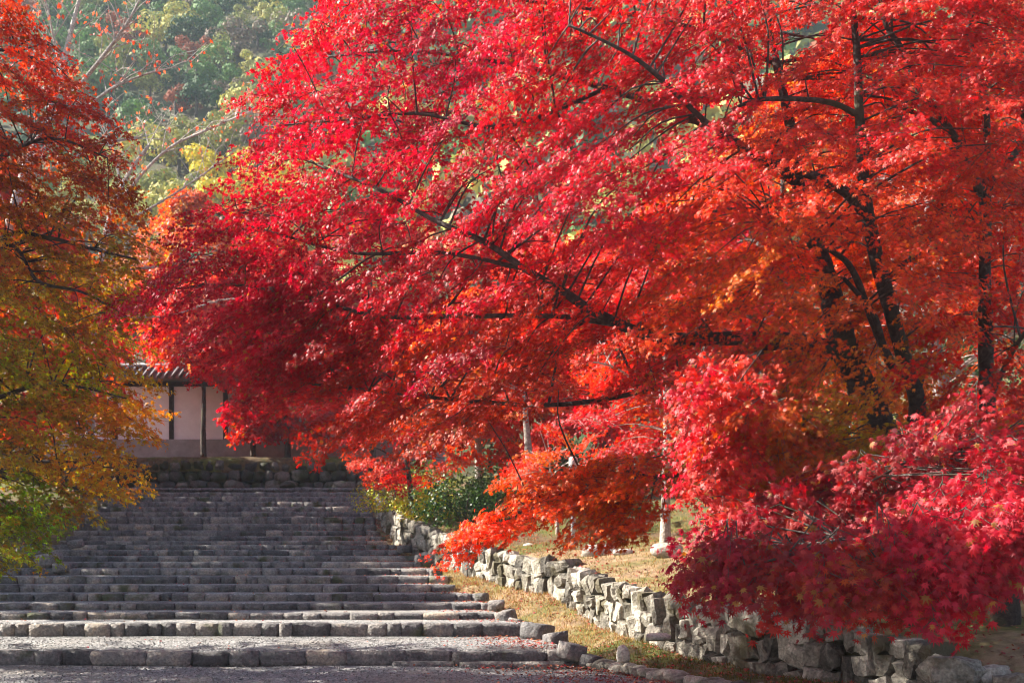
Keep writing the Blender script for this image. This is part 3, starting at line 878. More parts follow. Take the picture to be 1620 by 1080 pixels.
polyTip = [(330, 500), (365, 455), (420, 430), (560, 460), (600, 600), (520, 640), (470, 605), (410, 600), (350, 550)]
A.sprays(targets(polyTip, 20, 50, lambda x, y: 13.0, colA, 0.6), 0.045, (0.2, 0.6), (0.6, 1.0), 0.7, spread=0.5, hang=0.5)
# low orange bough over the wall
polyLow = [(1010, 715), (900, 735), (820, 780), (740, 830), (705, 870), (770, 858), (830, 815), (900, 795), (950, 840), (1010, 850), (1020, 790)]
colLow = [(740, 860, (230, 70, 16)), (850, 800, (226, 84, 16)), (950, 780, (210, 92, 18)), (1050, 800, (206, 72, 18)), (1020, 870, (196, 56, 20))]
all_limbs = A.limbs; A.limbs = [low_limb]
A.sprays(targets(polyLow, 38, 30, lambda x, y: 11.4, colLow, 0.5), 0.043, (0.05, 0.5), (0.45, 0.75), 0.7, spread=0.5, hang=0.45)
A.limbs = all_limbs
# crimson curtain hanging at the front of the trunk
polyCur = [(1085, 590), (1150, 560), (1250, 600), (1320, 740), (1310, 800), (1200, 830), (1130, 790), (1095, 700)]
colCur = [(1090, 640, (196, 16, 44)), (1130, 720, (186, 16, 42)), (1230, 640, (190, 84, 18)), (1250, 740, (176, 100, 18)), (1330, 740, (160, 70, 20)), (1160, 600, (196, 40, 24))]
A.sprays(targets(polyCur, 52, 30, lambda x, y: 9.5 + max(0, (x - 1150) * .006), colCur, 0.4), 0.043, (0.4, 0.9), (0.5, 0.85), 0.62, spread=0.5, hang=0.7)
n_leaves['A'] = A.finish(5, singles=300)

# ---- the near maple at the right edge
base = at(1592, 975, 12.2); base[2] = terrace_z(base[0], base[1])
B = Tree('red_maple', 'near crimson maple at the frame edge, its low large leaved sprays hiding the wall', base)
B.limb([(*base - np.array((0, 0, .2)), 0.16), *lp((1590, 900, 12.2, 50), (1572, 760, 12.2, 38), (1562, 640, 12.2, 31), (1560, 560, 12.2, 28), (1558, 430, 12.1, 24), (1559, 320, 12.1, 22), (1550, 300, 12.1, 22))], 'trunk', 12, 40)
B.limb(lp((1552, 310, 12.1, 22), (1538, 270, 12.0, 17), (1500, 200, 11.9, 14), (1455, 140, 11.9, 12), (1425, 75, 11.9, 11), (1402, 40, 11.9, 9), (1380, -30, 11.9, 6)))
B.limb(lp((1502, 205, 11.9, 12), (1462, 185, 11.9, 12), (1440, 176, 11.8, 8), (1400, 165, 11.8, 4)))
B.limb(lp((1558, 320, 12.1, 16), (1562, 200, 12.1, 13), (1553, 130, 12.1, 12), (1536, 70, 12.1, 10), (1530, 0, 12.1, 8), (1525, -60, 12.1, 5)))
B.limb(lp((1558, 305, 12.1, 16), (1590, 265, 12.2, 14), (1620, 225, 12.3, 13), (1680, 160, 12.4, 9)))
B.limb(lp((1553, 150, 12.2, 12), (1585, 105, 12.3, 14), (1620, 180, 12.6, 16), (1660, 240, 12.8, 18)))
B.limb(lp((1575, 880, 12.2, 16), (1520, 850, 11.0, 13), (1440, 830, 9.6, 10), (1340, 850, 8.4, 8), (1240, 880, 7.6, 6), (1150, 905, 7.6, 3)))
B.limb(lp((1440, 830, 9.6, 9), (1420, 900, 7.7, 7), (1380, 960, 7.3, 4)))
B.limb(lp((1570, 760, 12.2, 14), (1560, 740, 11, 12), (1520, 720, 9.8, 9), (1460, 720, 8.8, 6), (1380, 760, 8.4, 4)))
B.limb(lp((1562, 640, 12.2, 12), (1600, 560, 11.8, 10), (1640, 500, 9, 6)))
B.limb(lp((1590, 940, 12.0, 12), (1600, 930, 10.2, 9), (1560, 930, 8.8, 6), (1500, 960, 7.8, 4)))
polyB1 = [(1095, 885), (1150, 872), (1300, 885), (1420, 845), (1480, 760), (1640, 690), (1640, 850), (1575, 870), (1545, 910), (1480, 920), (1400, 905), (1300, 915), (1200, 900), (1120, 895)]
polyVeil = [(1090, 868), (1200, 800), (1300, 740), (1400, 730), (1470, 650), (1560, 620), (1500, 770), (1400, 840), (1250, 865)]
colB = [(1150, 900, (158, 10, 42)), (1240, 930, (163, 34, 27)), (1300, 900, (159, 11, 42)), (1340, 940, (152, 56, 22)), (1450, 950, (169, 15, 48)), (1500, 820, (186, 17, 46)), (1350, 800, (139, 22, 37)), (1250, 820, (139, 34, 27)), (1560, 720, (176, 20, 33)), (1430, 720, (139, 30, 24)), (1390, 930, (158, 64, 16)), (1540, 880, (167, 13, 40)), (1170, 870, (152, 11, 42))]
depB = lambda px, py: float(np.interp(px, [1090, 1300, 1600], [7.8, 7.5, 7.8])) + (0.9 if py < 780 else 0)
B.sprays(targets(polyVeil, 50, 34, lambda x, y: 9.0, colB, 0.6), 0.046, (0.2, 0.8), (0.35, 0.8), 0.5, spread=0.8, hang=0.65, lean=(-.3, -.4, 0), arch=0.0)
B.sprays(targets(polyB1, 90, 34, depB, colB, 0.5), 0.047, (0.3, 1.0), (0.4, 0.85), 0.7, spread=0.55, hang=0.75, lean=(-.3, -.6, 0), arch=0.0)
B.sprays(targets(polyB1, 26, 50, lambda x, y: depB(x, y) + 0.9, colB, 0.4), 0.052, (0.2, 0.7), (0.5, 0.8), 0.9, spread=0.6, hang=0.6, lean=(-.2, -.4, 0), arch=0.0)
bareB = [[(1562, 640, 12.6), (1560, 560, 12.6), (1558, 430, 12.5), (1556, 310, 12.5)], [(1552, 310, 12.5), (1500, 200, 12.3), (1455, 140, 12.3), (1405, 40, 12.3)], [(1558, 320, 12.5), (1562, 200, 12.5), (1536, 70, 12.5), (1530, 0, 12.5)],
         [(1558, 305, 12.5), (1620, 225, 12.7)], [(1430, 735, 12.6), (1385, 665, 12.4)], [(1440, 640, 12.2), (1412, 500, 11.8)]]
polyB2 = [(1380, -60), (1340, 40), (1400, 120), (1440, 220), (1500, 330), (1460, 420), (1440, 560), (1480, 660), (1660, 680), (1660, -60)]
colB2 = [(1450, 40, (196, 30, 30)), (1600, 60, (190, 26, 34)), (1500, 420, (206, 50, 18)), (1600, 360, (204, 36, 24)), (1540, 560, (200, 34, 22)), (1520, 230, (206, 40, 40)), (1600, 640, (186, 40, 18))]
B.sprays(behind_limbs(targets(polyB2, 62, 46, lambda x, y: 11.4, colB2, 0.8), bareB), 0.04, (0.2, 0.8), (0.6, 0.95), 0.8, spread=0.9, hang=0.55)
n_leaves['B'] = B.finish(7, singles=300)

# ---- the rust and olive maple on the left
base = np.array((-9.4, 15.6, 0.25))
Lf = Tree('rust_maple', 'maple turning from rust red above to olive green below, left of the stairs', base)
Lf.limb([(*base - np.array((0, 0, .2)), 0.26), (-9.3, 15.6, 1.6, .22), (-9.1, 15.5, 3.2, .19), (-9.0, 15.3, 5.0, .14), (-8.9, 15.2, 7.5, .08), (-8.9, 15.2, 9.6, .03)], 'trunk', 11, 36)
Lf.limb([(-9.1, 15.5, 3.4, .12), (-8.2, 14.9, 4.6, .07), *lp((0, 378, 14.6, 9), (70, 375, 14.5, 8), (150, 395, 14.4, 6), (215, 410, 14.3, 3))])
Lf.limb([(-9.2, 15.5, 2.8, .11), (-8.2, 15, 4.3, .06), *lp((0, 390, 14.8, 8), (60, 445, 14.7, 7), (130, 462, 14.6, 5), (200, 500, 14.5, 3))])
Lf.limb([(-9.0, 15.4, 4.8, .10), (-7.9, 15, 5.9, .06), *lp((20, 240, 14.8, 8), (90, 220, 14.7, 6), (170, 250, 14.6, 3))])
Lf.limb([(-9.3, 15.6, 1.7, .10), (-8, 15.2, 2.9, .06), *lp((20, 620, 15, 8), (110, 610, 14.9, 6), (200, 630, 14.8, 3))])
Lf.limb([(-9.3, 15.6, 1.5, .08), (-8.2, 15.2, 2.0, .05), *lp((10, 740, 15, 7), (90, 730, 14.9, 5), (180, 740, 14.8, 3))])
Lf.limb([(-8.9, 15.2, 7.0, .07), (-8.2, 15, 8.0, .04), *lp((10, 80, 14.9, 6), (60, 100, 14.8, 3))])
Lf.limb([(-9.1, 15.5, 4, .11), (-10.5, 16, 5.5, .07), (-12, 16.5, 6.5, .04), (-13, 17, 7, .02)])
Lf.limb([(-9.1, 15.5, 4.4, .10), (-9.5, 17, 5.8, .06), (-9.5, 18.5, 6.6, .03)])
polyL = [(-420, -160), (-60, -120), (30, 10), (75, 70), (115, 115), (170, 182), (200, 240), (234, 330), (224, 395), (206, 465), (204, 535), (222, 600), (238, 640), (212, 700), (210, 745), (188, 770), (160, 800), (100, 800), (60, 850), (0, 885), (-200, 860), (-420, 700)]
colL = [(100, 180, (172, 40, 26)), (60, 110, (184, 46, 22)), (150, 330, (160, 60, 28)), (60, 300, (156, 76, 26)), (120, 420, (146, 104, 26)), (60, 560, (128, 140, 30)), (170, 480, (150, 118, 28)), (220, 620, (196, 118, 28)), (120, 640, (168, 96, 36)), (100, 600, (140, 138, 30)), (60, 700, (146, 112, 36)), (200, 700, (196, 130, 28)), (50, 800, (92, 128, 30)), (40, 860, (100, 118, 32)), (130, 770, (160, 112, 36)), (20, 30, (216, 66, 22)), (-200, 300, (160, 70, 24)), (20, 480, (150, 124, 30))]
depL = lambda px, py: 14.6 + 0.002 * px
Lf.sprays(targets(polyL, 310, 32, depL, colL, 0.7), 0.046, (0.2, 0.8), (0.6, 1.0), 0.55, spread=0.7, hang=0.55, lean=(.2, -.5, 0))
Lf.sprays(targets(polyL, 190, 44, lambda x, y: depL(x, y) + 1.6, colL, 0.9), 0.05, (0.1, 0.6), (0.8, 1.25), 0.48, spread=0.8, hang=0.5)
n_leaves['L'] = Lf.finish(4)

# ---- further trees of the avenue
def crown_tree(name, label, base, height, rad, cols, n, leaf, lobes, zlo=0.35, trunk_r=0.14, group=None, L=(0.8, 1.4), dens=0.8, lean=(0, 0), bark='bark', mat='leaf', squash=1.0, hang=0.45):
    """a whole tree whose crown is an uneven dome of sprays"""
    base = np.array(base, float)
    T = Tree(name, label, base, 'tree', group, bark)
    top = base + np.array((lean[0], lean[1], height))
    T.limb([(*base - np.array((0, 0, .25)), trunk_r * 1.25), *[(*(base + (top - base) * u + np.array((U(-.12, .12), U(-.12, .12), 0)) * height * 0.12 * u), trunk_r * (1 - u) + 0.012) for u in (0.15, .35, .6, .85)]], 'trunk', 9, 26)
    for k in range(7):
        a = k * 2.4 + U(-.4, .4); u = U(0.28, 0.7)
        p = base + (top - base) * u
        e = p + np.array((math.cos(a) * rad * .75, math.sin(a) * rad * .75 * squash, U(.12, .35) * height * (1 - u) + .2))
        m = (p + e) / 2 + np.array((0, 0, U(-.05, .15) * rad))
        T.limb([(*p, trunk_r * .5 * (1 - u * .5)), (*m, trunk_r * .28), (*e, 0.012)], 'branch', 6)
    tg = []
    ph = rng.uniform(0, 6, 4)
    for _ in range(n):
        a = rng.uniform(0, 2 * np.pi); v = rng.random() ** 0.8
        rr = rad * math.sqrt(max(0.05, 1 - (2 * abs(v - 0.42)) ** 2.2)) * (0.78 + 0.22 * math.sin(3 * a + ph[0]) * math.cos(v * 5 + ph[1])) * rng.uniform(0.45, 1.0) ** 0.5
        p = base + (top - base) * (zlo + (1 - zlo) * v) + np.array((math.cos(a) * rr, math.sin(a) * rr * squash, 0))
        c = np.array(lin(*cols[int(rng.random() * len(cols))])) * rng.uniform(0.85, 1.15)
        tg.append((p, c))
    T.sprays(tg, leaf, (0.1, 0.6), L, dens, axis=base, spread=0.6, hang=hang, twig=(lobes > 3), conn_r=0.012)
    T.finish(lobes, mat=mat)
    return T

def tz(x, y): return terrace_z(x, y)
red = [(190, 20, 26), (205, 40, 22), (180, 16, 34)]
pink = [(214, 52, 44), (220, 70, 50), (200, 36, 40)]
orange = [(206, 66, 16), (214, 90, 18), (196, 50, 18)]
mixo = [(206, 70, 16), (200, 40, 22), (214, 100, 20)]
gold = [(170, 110, 16), (190, 90, 16), (150, 110, 20)]
# behind the great maple, on the terrace
for (px, py, Y, h, rad, cols, tr, bk, lab) in (
        (1052, 853, 20.5, 6.2, 2.6, pink, .085, 'pale_bark', 'slender maple with a leaf flecked pale trunk on the sunny grass bank'),
        (1220, 845, 20.0, 7.5, 3.0, mixo, .13, 'bark', 'orange maple behind the great trunk, its stem leaning into the shade'),
        (1495, 850, 17.5, 8.0, 2.8, orange, .12, 'pale_bark', 'tall orange maple with twin pale stems behind the near maple'),
        (1640, 850, 19.0, 8.5, 3.2, mixo, .14, 'bark', 'orange red maple filling the gap behind the near maple top'),
        (960, 790, 29.0, 6.5, 3.4, pink, .13, 'bark', 'far rosy maple seen under the great bough'),
        (870, 780, 36.0, 7.5, 3.6, pink, .13, 'bark', 'hindmost rosy maple, left of the one under the great bough'),
        (1130, 790, 29.0, 7.5, 3.3, red, .14, 'bark', 'far scarlet maple on the terrace beside the green shrubs'),
        (760, 790, 31.0, 5.6, 2.4, orange, .11, 'pale_bark', 'bright orange maple near the dark green shrubs by the wall'),
        (1330, 780, 30.0, 10.5, 4.2, mixo, .17, 'bark', 'tall orange maple at the back of the terrace')):
    b = at(px, py, Y); b[2] = tz(b[0], b[1])
    crown_tree('maple', lab, b, h, rad, cols, 95 if Y < 25 else 140, 0.055 if Y < 25 else 0.10, 5 if Y < 25 else 3, 0.2, tr, 'maples on the terrace', lean=(U(-.8, .2), U(-.4, .4)), bark=bk, L=(0.7, 1.2) if Y < 25 else (.9, 1.5), dens=.42)
# small red maple standing by the upper end of the wall
b = at(655, 790, 27.5); b[2] = tz(b[0], b[1])
crown_tree('maple', 'small scarlet maple leaning over the upper end of the retaining wall', b, 3.3, 1.7, red + [(206, 60, 18)], 60, 0.052, 5, 0.25, .07, 'maples on the terrace', L=(.5, .9), lean=(-.4, -.5), dens=.7)
# by the white wall
for (px, py, Y, h, rad, cols, zlo, lab) in ((455, 735, 41.3, 3.6, 2.3, red, .2, 'low red maple with flat sprays in front of the white wall'),
                                      (590, 735, 41.6, 5.2, 2.4, pink, .2, 'rosy maple at the right end of the white wall'),
                                      (440, 690, 46.5, 9.5, 4.0, pink, .35, 'large rose pink maple rising behind the white wall'),
                                      (590, 680, 47.5, 11.0, 3.8, red, .35, 'tall red maple behind the right end of the white wall'),
                                      (400, 735, 41.8, 5.4, 2.0, pink, .5, 'rose red maple standing before the left panels of the white wall'),
                                      (322, 735, 42.2, 6.6, 2.0, pink + [(214, 110, 84)], .52, 'pale rose maple whose crown hides the roof of the white wall'),
                                      (250, 700, 45.8, 7.5, 3.2, pink, .3, 'salmon pink maple behind the wall beside the rust maple'),
                                      (300, 690, 47.5, 11.5, 3.6, [(196, 96, 60), (176, 110, 60), (206, 100, 60)], .4, 'thin salmon coloured tree behind the left of the white wall')):
    b = at(px, py, Y); b[2] = 4.95
    crown_tree('maple', lab, b, h, rad, cols, 110, 0.105, 3, zlo, .10, 'maples by the white wall', L=(.8, 1.5), dens=.45, squash=.7)
# the row up the left of the stairs (mostly beyond the frame, it shades the steps)
for k, (x, y, h, rad, cols) in enumerate(((-14.2, 23.5, 9.0, 3.4, gold), (-15.0, 28.5, 9.6, 3.7, mixo), (-15.5, 33.5, 10.0, 3.6, orange), (-16.2, 39.0, 9.0, 3.4, mixo), (-19, 26, 11.5, 4, gold), (-20.5, 33, 12, 4, mixo))):
    crown_tree('maple', ('golden maple, nearest of the row behind the rust maple', 'orange maple, second of the row up the stairs', 'orange maple, third of the row up the stairs',
                         'orange maple ending the row by the embankment', 'tall golden maple of the outer row, nearer one', 'tall orange maple of the outer row, farther one')[k],
               (x, y, stair_z(y) + .3), h, rad, cols, 150, 0.15, 3, .22, .16, 'maples up the left of the stairs', L=(1.0, 1.7), dens=.4)
crown_tree('maple', 'near maple just beyond the frame edge by the path, shading the crimson spray', (-7.6, 9.0, 0), 9.2, 2.4, red, 120, .11, 3, .4, .13, 'maples up the left of the stairs', L=(.8, 1.3), dens=.4)
print('leaves', n_leaves)

# ---- bare trees above the rust maple
def bare_tree(label, limbs, leaves, leaf_cols, Y):
    b = limbs[0][0]
    T = Tree('cherry_tree', label, np.array(b[:3]), 'tree', None, 'pale_bark')
    for k, L_ in enumerate(limbs): T.limb(L_, 'trunk' if k == 0 else 'branch', 7)
    ends = []
    for P in T.limbs[1:] + T.limbs[:1]:
        for i in range(len(P) // 3, len(P), 2):
            for _ in range(2):
                a = unit(np.array((rng.normal(), rng.normal() * .5, abs(rng.normal()) * .5 + .1)) + unit(P[min(i + 1, len(P) - 1), :3] - P[i - 1, :3]) * .8)
                l = rng.uniform(.6, 2.0)
                Q = spline(np.vstack((P[i, :3], P[i, :3] + a * l * .5 + rng.normal(0, .06, 3), P[i, :3] + a * l + np.array((0, 0, -.1 * l)))), 6)
                T.TW.add(Q, np.linspace(min(.02, P[i, 3] * .6), .004, 6), 4, cap=False)
                ends += [Q[k] for k in (3, 4, 5)]
                for q in (3, 4):
                    a2 = unit(a + rng.normal(0, .7, 3)); l2 = rng.uniform(.3, .8)
                    Q2 = np.vstack((Q[q], Q[q] + a2 * l2 * .5, Q[q] + a2 * l2)); T.TW.add(Q2, np.linspace(.008, .003, 3), 3, cap=False); ends += [Q2[1], Q2[2]]
    E = np.array(ends)
    n = leaves
    i = rng.integers(0, len(E), n)
    c = np.array([lin(*leaf_cols[k]) for k in rng.integers(0, len(leaf_cols), n)]) * rng.uniform(.8, 1.2, (n, 1))
    T.LV.add(E[i] + rng.normal(0, .05, (n, 3)) - np.array((0, 0, .06)), rng.normal(0, 1, (n, 3)), np.tile((0, 0, -1.0), (n, 1)) + rng.normal(0, .3, (n, 3)), rng.uniform(.05, .09, n), c)
    T.finish(3)
Y = 30.0
bx = at(-30, 700, Y)
bare_tree('bare grey tree with a few salmon leaves standing above the rust maple',
          [[(bx[0], bx[1], 2.4, .2), (*at(-10, 500, Y), .16), (*at(30, 300, Y), .12), (*at(78, 180, Y), .09), (*at(105, 80, Y), .07), (*at(130, -20, Y), .04)],
           lp((72, 200, Y, 8), (130, 130, 29.5, 8), (170, 80, 29.2, 7), (205, 30, 29, 5), (230, -20, 29, 3)),
           lp((48, 262, Y, 7), (150, 160, 29.6, 6), (210, 125, 29.4, 4), (280, 105, 29.2, 2)),
           lp((98, 120, Y, 6), (85, 60, 30, 5), (70, -10, 30, 3)), lp((78, 185, Y, 5), (50, 90, 30.3, 4), (20, 20, 30.4, 3)),
           lp((36, 290, Y, 6), (160, 230, 29.8, 5), (235, 215, 29.6, 2))],
          430, [(214, 110, 84), (206, 84, 60), (190, 96, 80)], Y)
Y = 36.0
bx = at(140, 700, Y)
bare_tree('leaning bare tree with long twigs crossing the hill in front of the yellow crowns',
          [[(bx[0], bx[1], 3.4, .16), (*at(148, 520, Y), .13), (*at(165, 380, Y), .10), (*at(195, 290, Y), .07), (*at(235, 230, Y), .05)],
           lp((186, 320, Y, 6), (260, 240, 35.6, 5), (330, 205, 35.3, 4), (400, 175, 35, 2)),
           lp((168, 370, Y, 6), (270, 310, 35.6, 4), (330, 270, 35.4, 3), (370, 240, 35.2, 2)),
           lp((192, 300, Y, 5), (180, 240, 36.2, 4), (160, 190, 36.4, 2)), lp((158, 430, Y, 5), (260, 420, 35.6, 4), (320, 400, 35.4, 2)), lp((150, 500, Y, 5), (260, 500, 35.6, 4), (330, 480, 35.4, 2))],
          330, [(206, 110, 80), (200, 120, 70), (190, 90, 70)], Y)

# ------------------------------------------------------------------ shrubs
def shrub(name, label, centre, size, cols, n, leaf, cat='shrub', group=None):
    """mound of leaves on a few stems"""
    c0 = np.array(centre, float)
    T = Tree(name, label, c0, cat, group, 'bark')
    for k in range(5):
        a = U(0, 6.28)
        e = c0 + np.array((math.cos(a) * size[0] * .6, math.sin(a) * size[1] * .6, size[2] * U(.5, .85)))
        T.TW.add(spline(np.vstack((c0 - np.array((0, 0, .1)), (c0 + e) / 2 + np.array((0, 0, .12 * size[2])), e)), 6), np.linspace(.02, .006, 6), 4)
    lob = [(np.array((rng.normal(0, .42), rng.normal(0, .42), rng.uniform(.25, .75))), rng.uniform(.32, .55)) for _ in range(9)]
    P, Nn = [], []
    for q, r in lob:
        m = n // 9
        v = rng.normal(0, 1, (m, 3)); v /= np.linalg.norm(v, axis=1)[:, None]
        P.append((q + v * r * rng.uniform(.65, 1.05, (m, 1)))); Nn.append(v)
    P = np.concatenate(P); Nn = np.concatenate(Nn)
    P[:, 2] = np.abs(P[:, 2])
    m = len(P)
    W = c0 + P * np.array(size)
    c = np.array([lin(*cols[k]) for k in rng.integers(0, len(cols), m)]) * rng.uniform(.7, 1.3, (m, 1))
    T.LV.add(W, Nn + rng.normal(0, .5, (m, 3)) + np.array((0, 0, .4)), Nn * .5 + rng.normal(0, .6, (m, 3)), rng.uniform(.7, 1.2, m) * leaf, c)
    T.finish(3, crown='foliage', mat='green_leaf')
yg = [(160, 160, 24), (130, 150, 24), (180, 168, 34), (176, 136, 34)]
gr = [(34, 62, 22), (50, 80, 28), (28, 48, 20), (70, 100, 40)]
lg = [(80, 110, 40), (110, 130, 50), (60, 90, 30)]
for nm, px, py, Y, sz, cols, n, lf, lab in (
        ('azalea', 628, 790, 30.0, (1.25, 1.0, .95), yg, 3200, .04, 'rounded yellow green azalea above the upper end of the wall'),
        ('azalea', 672, 815, 27.0, (.95, .8, .65), yg, 2400, .04, 'smaller lime and orange azalea right on the wall top'),
        ('shrub', 735, 815, 25.5, (.9, .8, 1.0), gr, 2600, .045, 'dark green shrub behind the scarlet maple by the wall'),
        ('shrub', 780, 795, 27.0, (1.0, .9, 1.0), gr + lg, 2600, .05, 'glossy green shrub between the wall and the slim post'),
        ('shrub', 690, 770, 31.0, (.8, .8, 1.1), lg, 1800, .05, 'grey green shrub behind the azaleas'),
        ('shrub', 960, 838, 24.0, (.9, .8, .5), lg + gr, 1800, .045, 'low light green shrub behind the slim post'),
        ('shrub', 1130, 800, 26.0, (1.6, 1.2, 1.5), gr, 3600, .055, 'broad dark evergreen shrub behind the pale trunk'),
        ('shrub', 1250, 800, 25.0, (1.5, 1.2, 1.7), gr + lg, 3600, .055, 'tall green shrub under the great maple, lit in patches'),
        ('shrub', 1400, 800, 24.0, (1.6, 1.2, 1.6), gr, 3200, .055, 'dark evergreen shrub behind the great trunk'),
        ('shrub', 1560, 780, 20.0, (1.2, 1.2, 1.8), gr + lg, 3600, .05, 'glossy evergreen bush between the two pale stems and the frame edge'),
        ('camellia', 1590, 640, 22.0, (1.5, 1.3, 3.2), gr, 4200, .06, 'tall dark camellia at the frame edge behind the near maple'),
        ('shrub', 860, 790, 32.0, (1.5, 1.2, 1.6), gr + lg, 2600, .06, 'far green shrub under the rosy maple')):
    p = at(px, py, Y); p[2] = tz(p[0], p[1]) if nm != 'camellia' else tz(p[0], p[1]) + .2
    shrub(nm, lab, p, sz, cols, n, lf)

# ------------------------------------------------------------------ posts and small trunks
p = at(907, 882, 21.0); zb = tz(p[0], p[1])
lamp = tag(empty('garden_post', (p[0], p[1], zb)), 'slim pale round post with a broader pale head on the grass bank', 'post')
t = Tubes(); zt = at(907, 745, 21)[2]; t.add([(p[0], p[1], zb - .1), (p[0], p[1], (zb + zt) / 2), (p[0], p[1], zt)], .048, 12); t.build('shaft', M['post'], lamp)
t = Tubes(); zt2 = at(907, 722, 21)[2]; t.add([(p[0], p[1], zt), (p[0], p[1], zt + .02), (p[0], p[1], zt2 - .03), (p[0], p[1], zt2)], [.05, .085, .085, .05], 12); t.build('head', M['post'], lamp)
t = Tubes(); a, b = at(607, 778, 31), at(607, 738, 31); t.add([a - np.array((0, 0, .4)), (a + b) / 2, b], .035, 8)
o = t.build('stake', M['post'], None); tag(o, 'thin wooden stake standing up from the yellow green azalea', 'stake')
for px, py, Y, tpx, tpy, wpx, bk, lab in ((842, 800, 27, 834, 690, 14, 'pale_bark', 'short pale trunk rising behind the green shrubs left of the slim post'),
                                 (882, 862, 23.5, 874, 770, 6, 'pale_bark', 'very thin sapling stem just left of the slim post'),
                                 (1140, 830, 22, 1110, 720, 20, 'bark', 'dark leaning trunk in the shade right of the pale flecked trunk')):
    b = at(px, py, Y); b[2] = tz(b[0], b[1]); e = at(tpx, tpy, Y)
    T = Tree('maple', lab, b, 'tree', None, bk)
    r = wpx * Y / F / 2
    T.limb([(*b - np.array((0, 0, .2)), r * 1.2), (*(b * .6 + e * .4 + np.array((.03, 0, 0))), r), (*e, r * .8), (*(e + (e - b) * .6), r * .4)], 'trunk', 9, 20)
    tg = [(e + (e - b) * .5 + rng.normal(0, 1, 3) * np.array((.8, .8, .4)), np.array(lin(*mixo[k % 3]))) for k in range(14)]
    T.sprays(tg, .05, (.1, .5), (.6, 1.0), .7, spread=.8); T.finish(5)

# ------------------------------------------------------------------ trees on the hill
def hill_crown(seed, n=1000, conif=False):
    r = np.random.default_rng(seed)
    P, Nn = [], []
    lobes = 11
    for k in range(lobes):
        q = np.array((r.normal(0, .42), r.normal(0, .42), r.uniform(-.25, .6)))
        if conif:
            zz = k / (lobes - 1); q = np.array((r.normal(0, .12), r.normal(0, .12), -.5 + 1.6 * zz))
        rr = r.uniform(.3, .52) if not conif else .5 * (1 - .75 * k / (lobes - 1)) + .06
        m = n // lobes
        v = r.normal(0, 1, (m, 3)); v[:, 2] = np.abs(v[:, 2]) * 1.0 - .35; v /= np.linalg.norm(v, axis=1)[:, None]
        P.append(q + v * rr * r.uniform(.75, 1.05, (m, 1)) * np.array((1, 1, .8))); Nn.append(v)
    P = np.concatenate(P); Nn = np.concatenate(Nn); m = len(P)
    return P, Nn + r.normal(0, .22, (m, 3)), r.normal(0, 1, (m, 3)), r.uniform(.6, 1.2, m) * 0.098, r.uniform(.75, 1.25, (m, 1)) * np.exp(r.normal(0, .06, (m, 3)))
tones = {'dark green': (54, 82, 48), 'mid green': (84, 114, 58), 'olive': (128, 130, 66), 'pale olive': (166, 160, 84), 'yellow': (200, 182, 54), 'russet': (140, 74, 46), 'grey brown': (112, 98, 82), 'orange brown': (176, 104, 50)}
crown_mesh = {}
for tn, c in tones.items():
    for v in range(2):
        P, Nn, Tt, Sz, Cc = hill_crown(hash(tn) % 1000 if False else (len(crown_mesh) * 17 + 5))
        crown_mesh[(tn, v)] = leaves_mesh('hill_crown', P, Nn, Tt, Sz, Cc * np.array(lin(*c)), 3, M['hill_leaf'])
tt = Tubes(); tt.add([(0, 0, -1.6), (.02, 0, -.9), (0, .02, -.2), (.03, 0, .4)], [.09, .07, .06, .02], 7)
trunk_me = mesh_np('hill_trunk', np.concatenate(tt.V), [np.concatenate(tt.F4), np.concatenate(tt.F3)], M['bark'])
ordn = ['first', 'second', 'third', 'fourth', 'fifth', 'sixth', 'seventh', 'eighth', 'ninth', 'tenth', 'eleventh', 'twelfth', 'thirteenth', 'fourteenth', 'fifteenth', 'sixteenth', 'seventeenth', 'eighteenth', 'nineteenth', 'twentieth', 'twenty first', 'twenty second', 'twenty third']
rown = ['lowest', 'second', 'third', 'fourth', 'fifth', 'sixth', 'seventh', 'eighth', 'ninth', 'tenth', 'eleventh', 'twelfth', 'thirteenth', 'fourteenth', 'fifteenth', 'sixteenth', 'topmost']
Yr = 80.0
row = 0
rest = []
while row < 17:
    step = 3.2 + 0.02 * (Yr - 80)
    slots = []
    x = -0.47 * Yr + U(0, 2)
    while x < 0.47 * Yr:
        sc = U(1.7, 3.0) * (1 + 0.002 * (Yr - 80))
        px = 810 + x / Yr * F
        slots.append((x, sc, px)); x += sc * U(1.15, 1.5)
    k = 0
    for x, sc, px in slots:
        y = Yr + U(-2, 2); z = hill_z(x, y) + sc * 0.75
        py = 870 - (z - EYE) / y * F
        rnd = random.random()
        if py > 250: tn = 'pale olive' if rnd < .3 else 'olive' if rnd < .5 else 'orange brown' if rnd < .62 else 'grey brown' if rnd < .75 else 'mid green'
        else: tn = 'mid green' if rnd < .3 else 'olive' if rnd < .55 else 'dark green' if rnd < .75 else 'pale olive' if rnd < .9 else 'grey brown' if rnd < .96 else 'russet'
        if 330 < px < 460 and 255 < py < 330: tn = 'yellow' if random.random() < .6 else 'pale olive'
        if 20 < px < (570 if py < 120 else 470) and -50 < py < 430:
            root = empty('hill_tree', (x, y, z)); root.scale = (sc, sc, sc * U(.85, 1.15)); root.rotation_euler.z = U(0, 6.28)
            tag(root, f'{tn} crown, {ordn[min(k, 22)]} from the left in the {rown[row]} row up the wooded hill', 'tree', 'trees on the wooded hill')
            for nm, me in (('crown', crown_mesh[(tn, random.randrange(2))]), ('trunk', trunk_me)):
                o = bpy.data.objects.new(nm, me); C.objects.link(o); o.parent = root
                if nm == 'crown': o['kind'] = 'stuff'
            k += 1
        else:
            rest.append((x, y, z, sc, tn))
    Yr += step + 2.2
    row += 1
Vs, Fs, Cs, n = [], [], [], 0
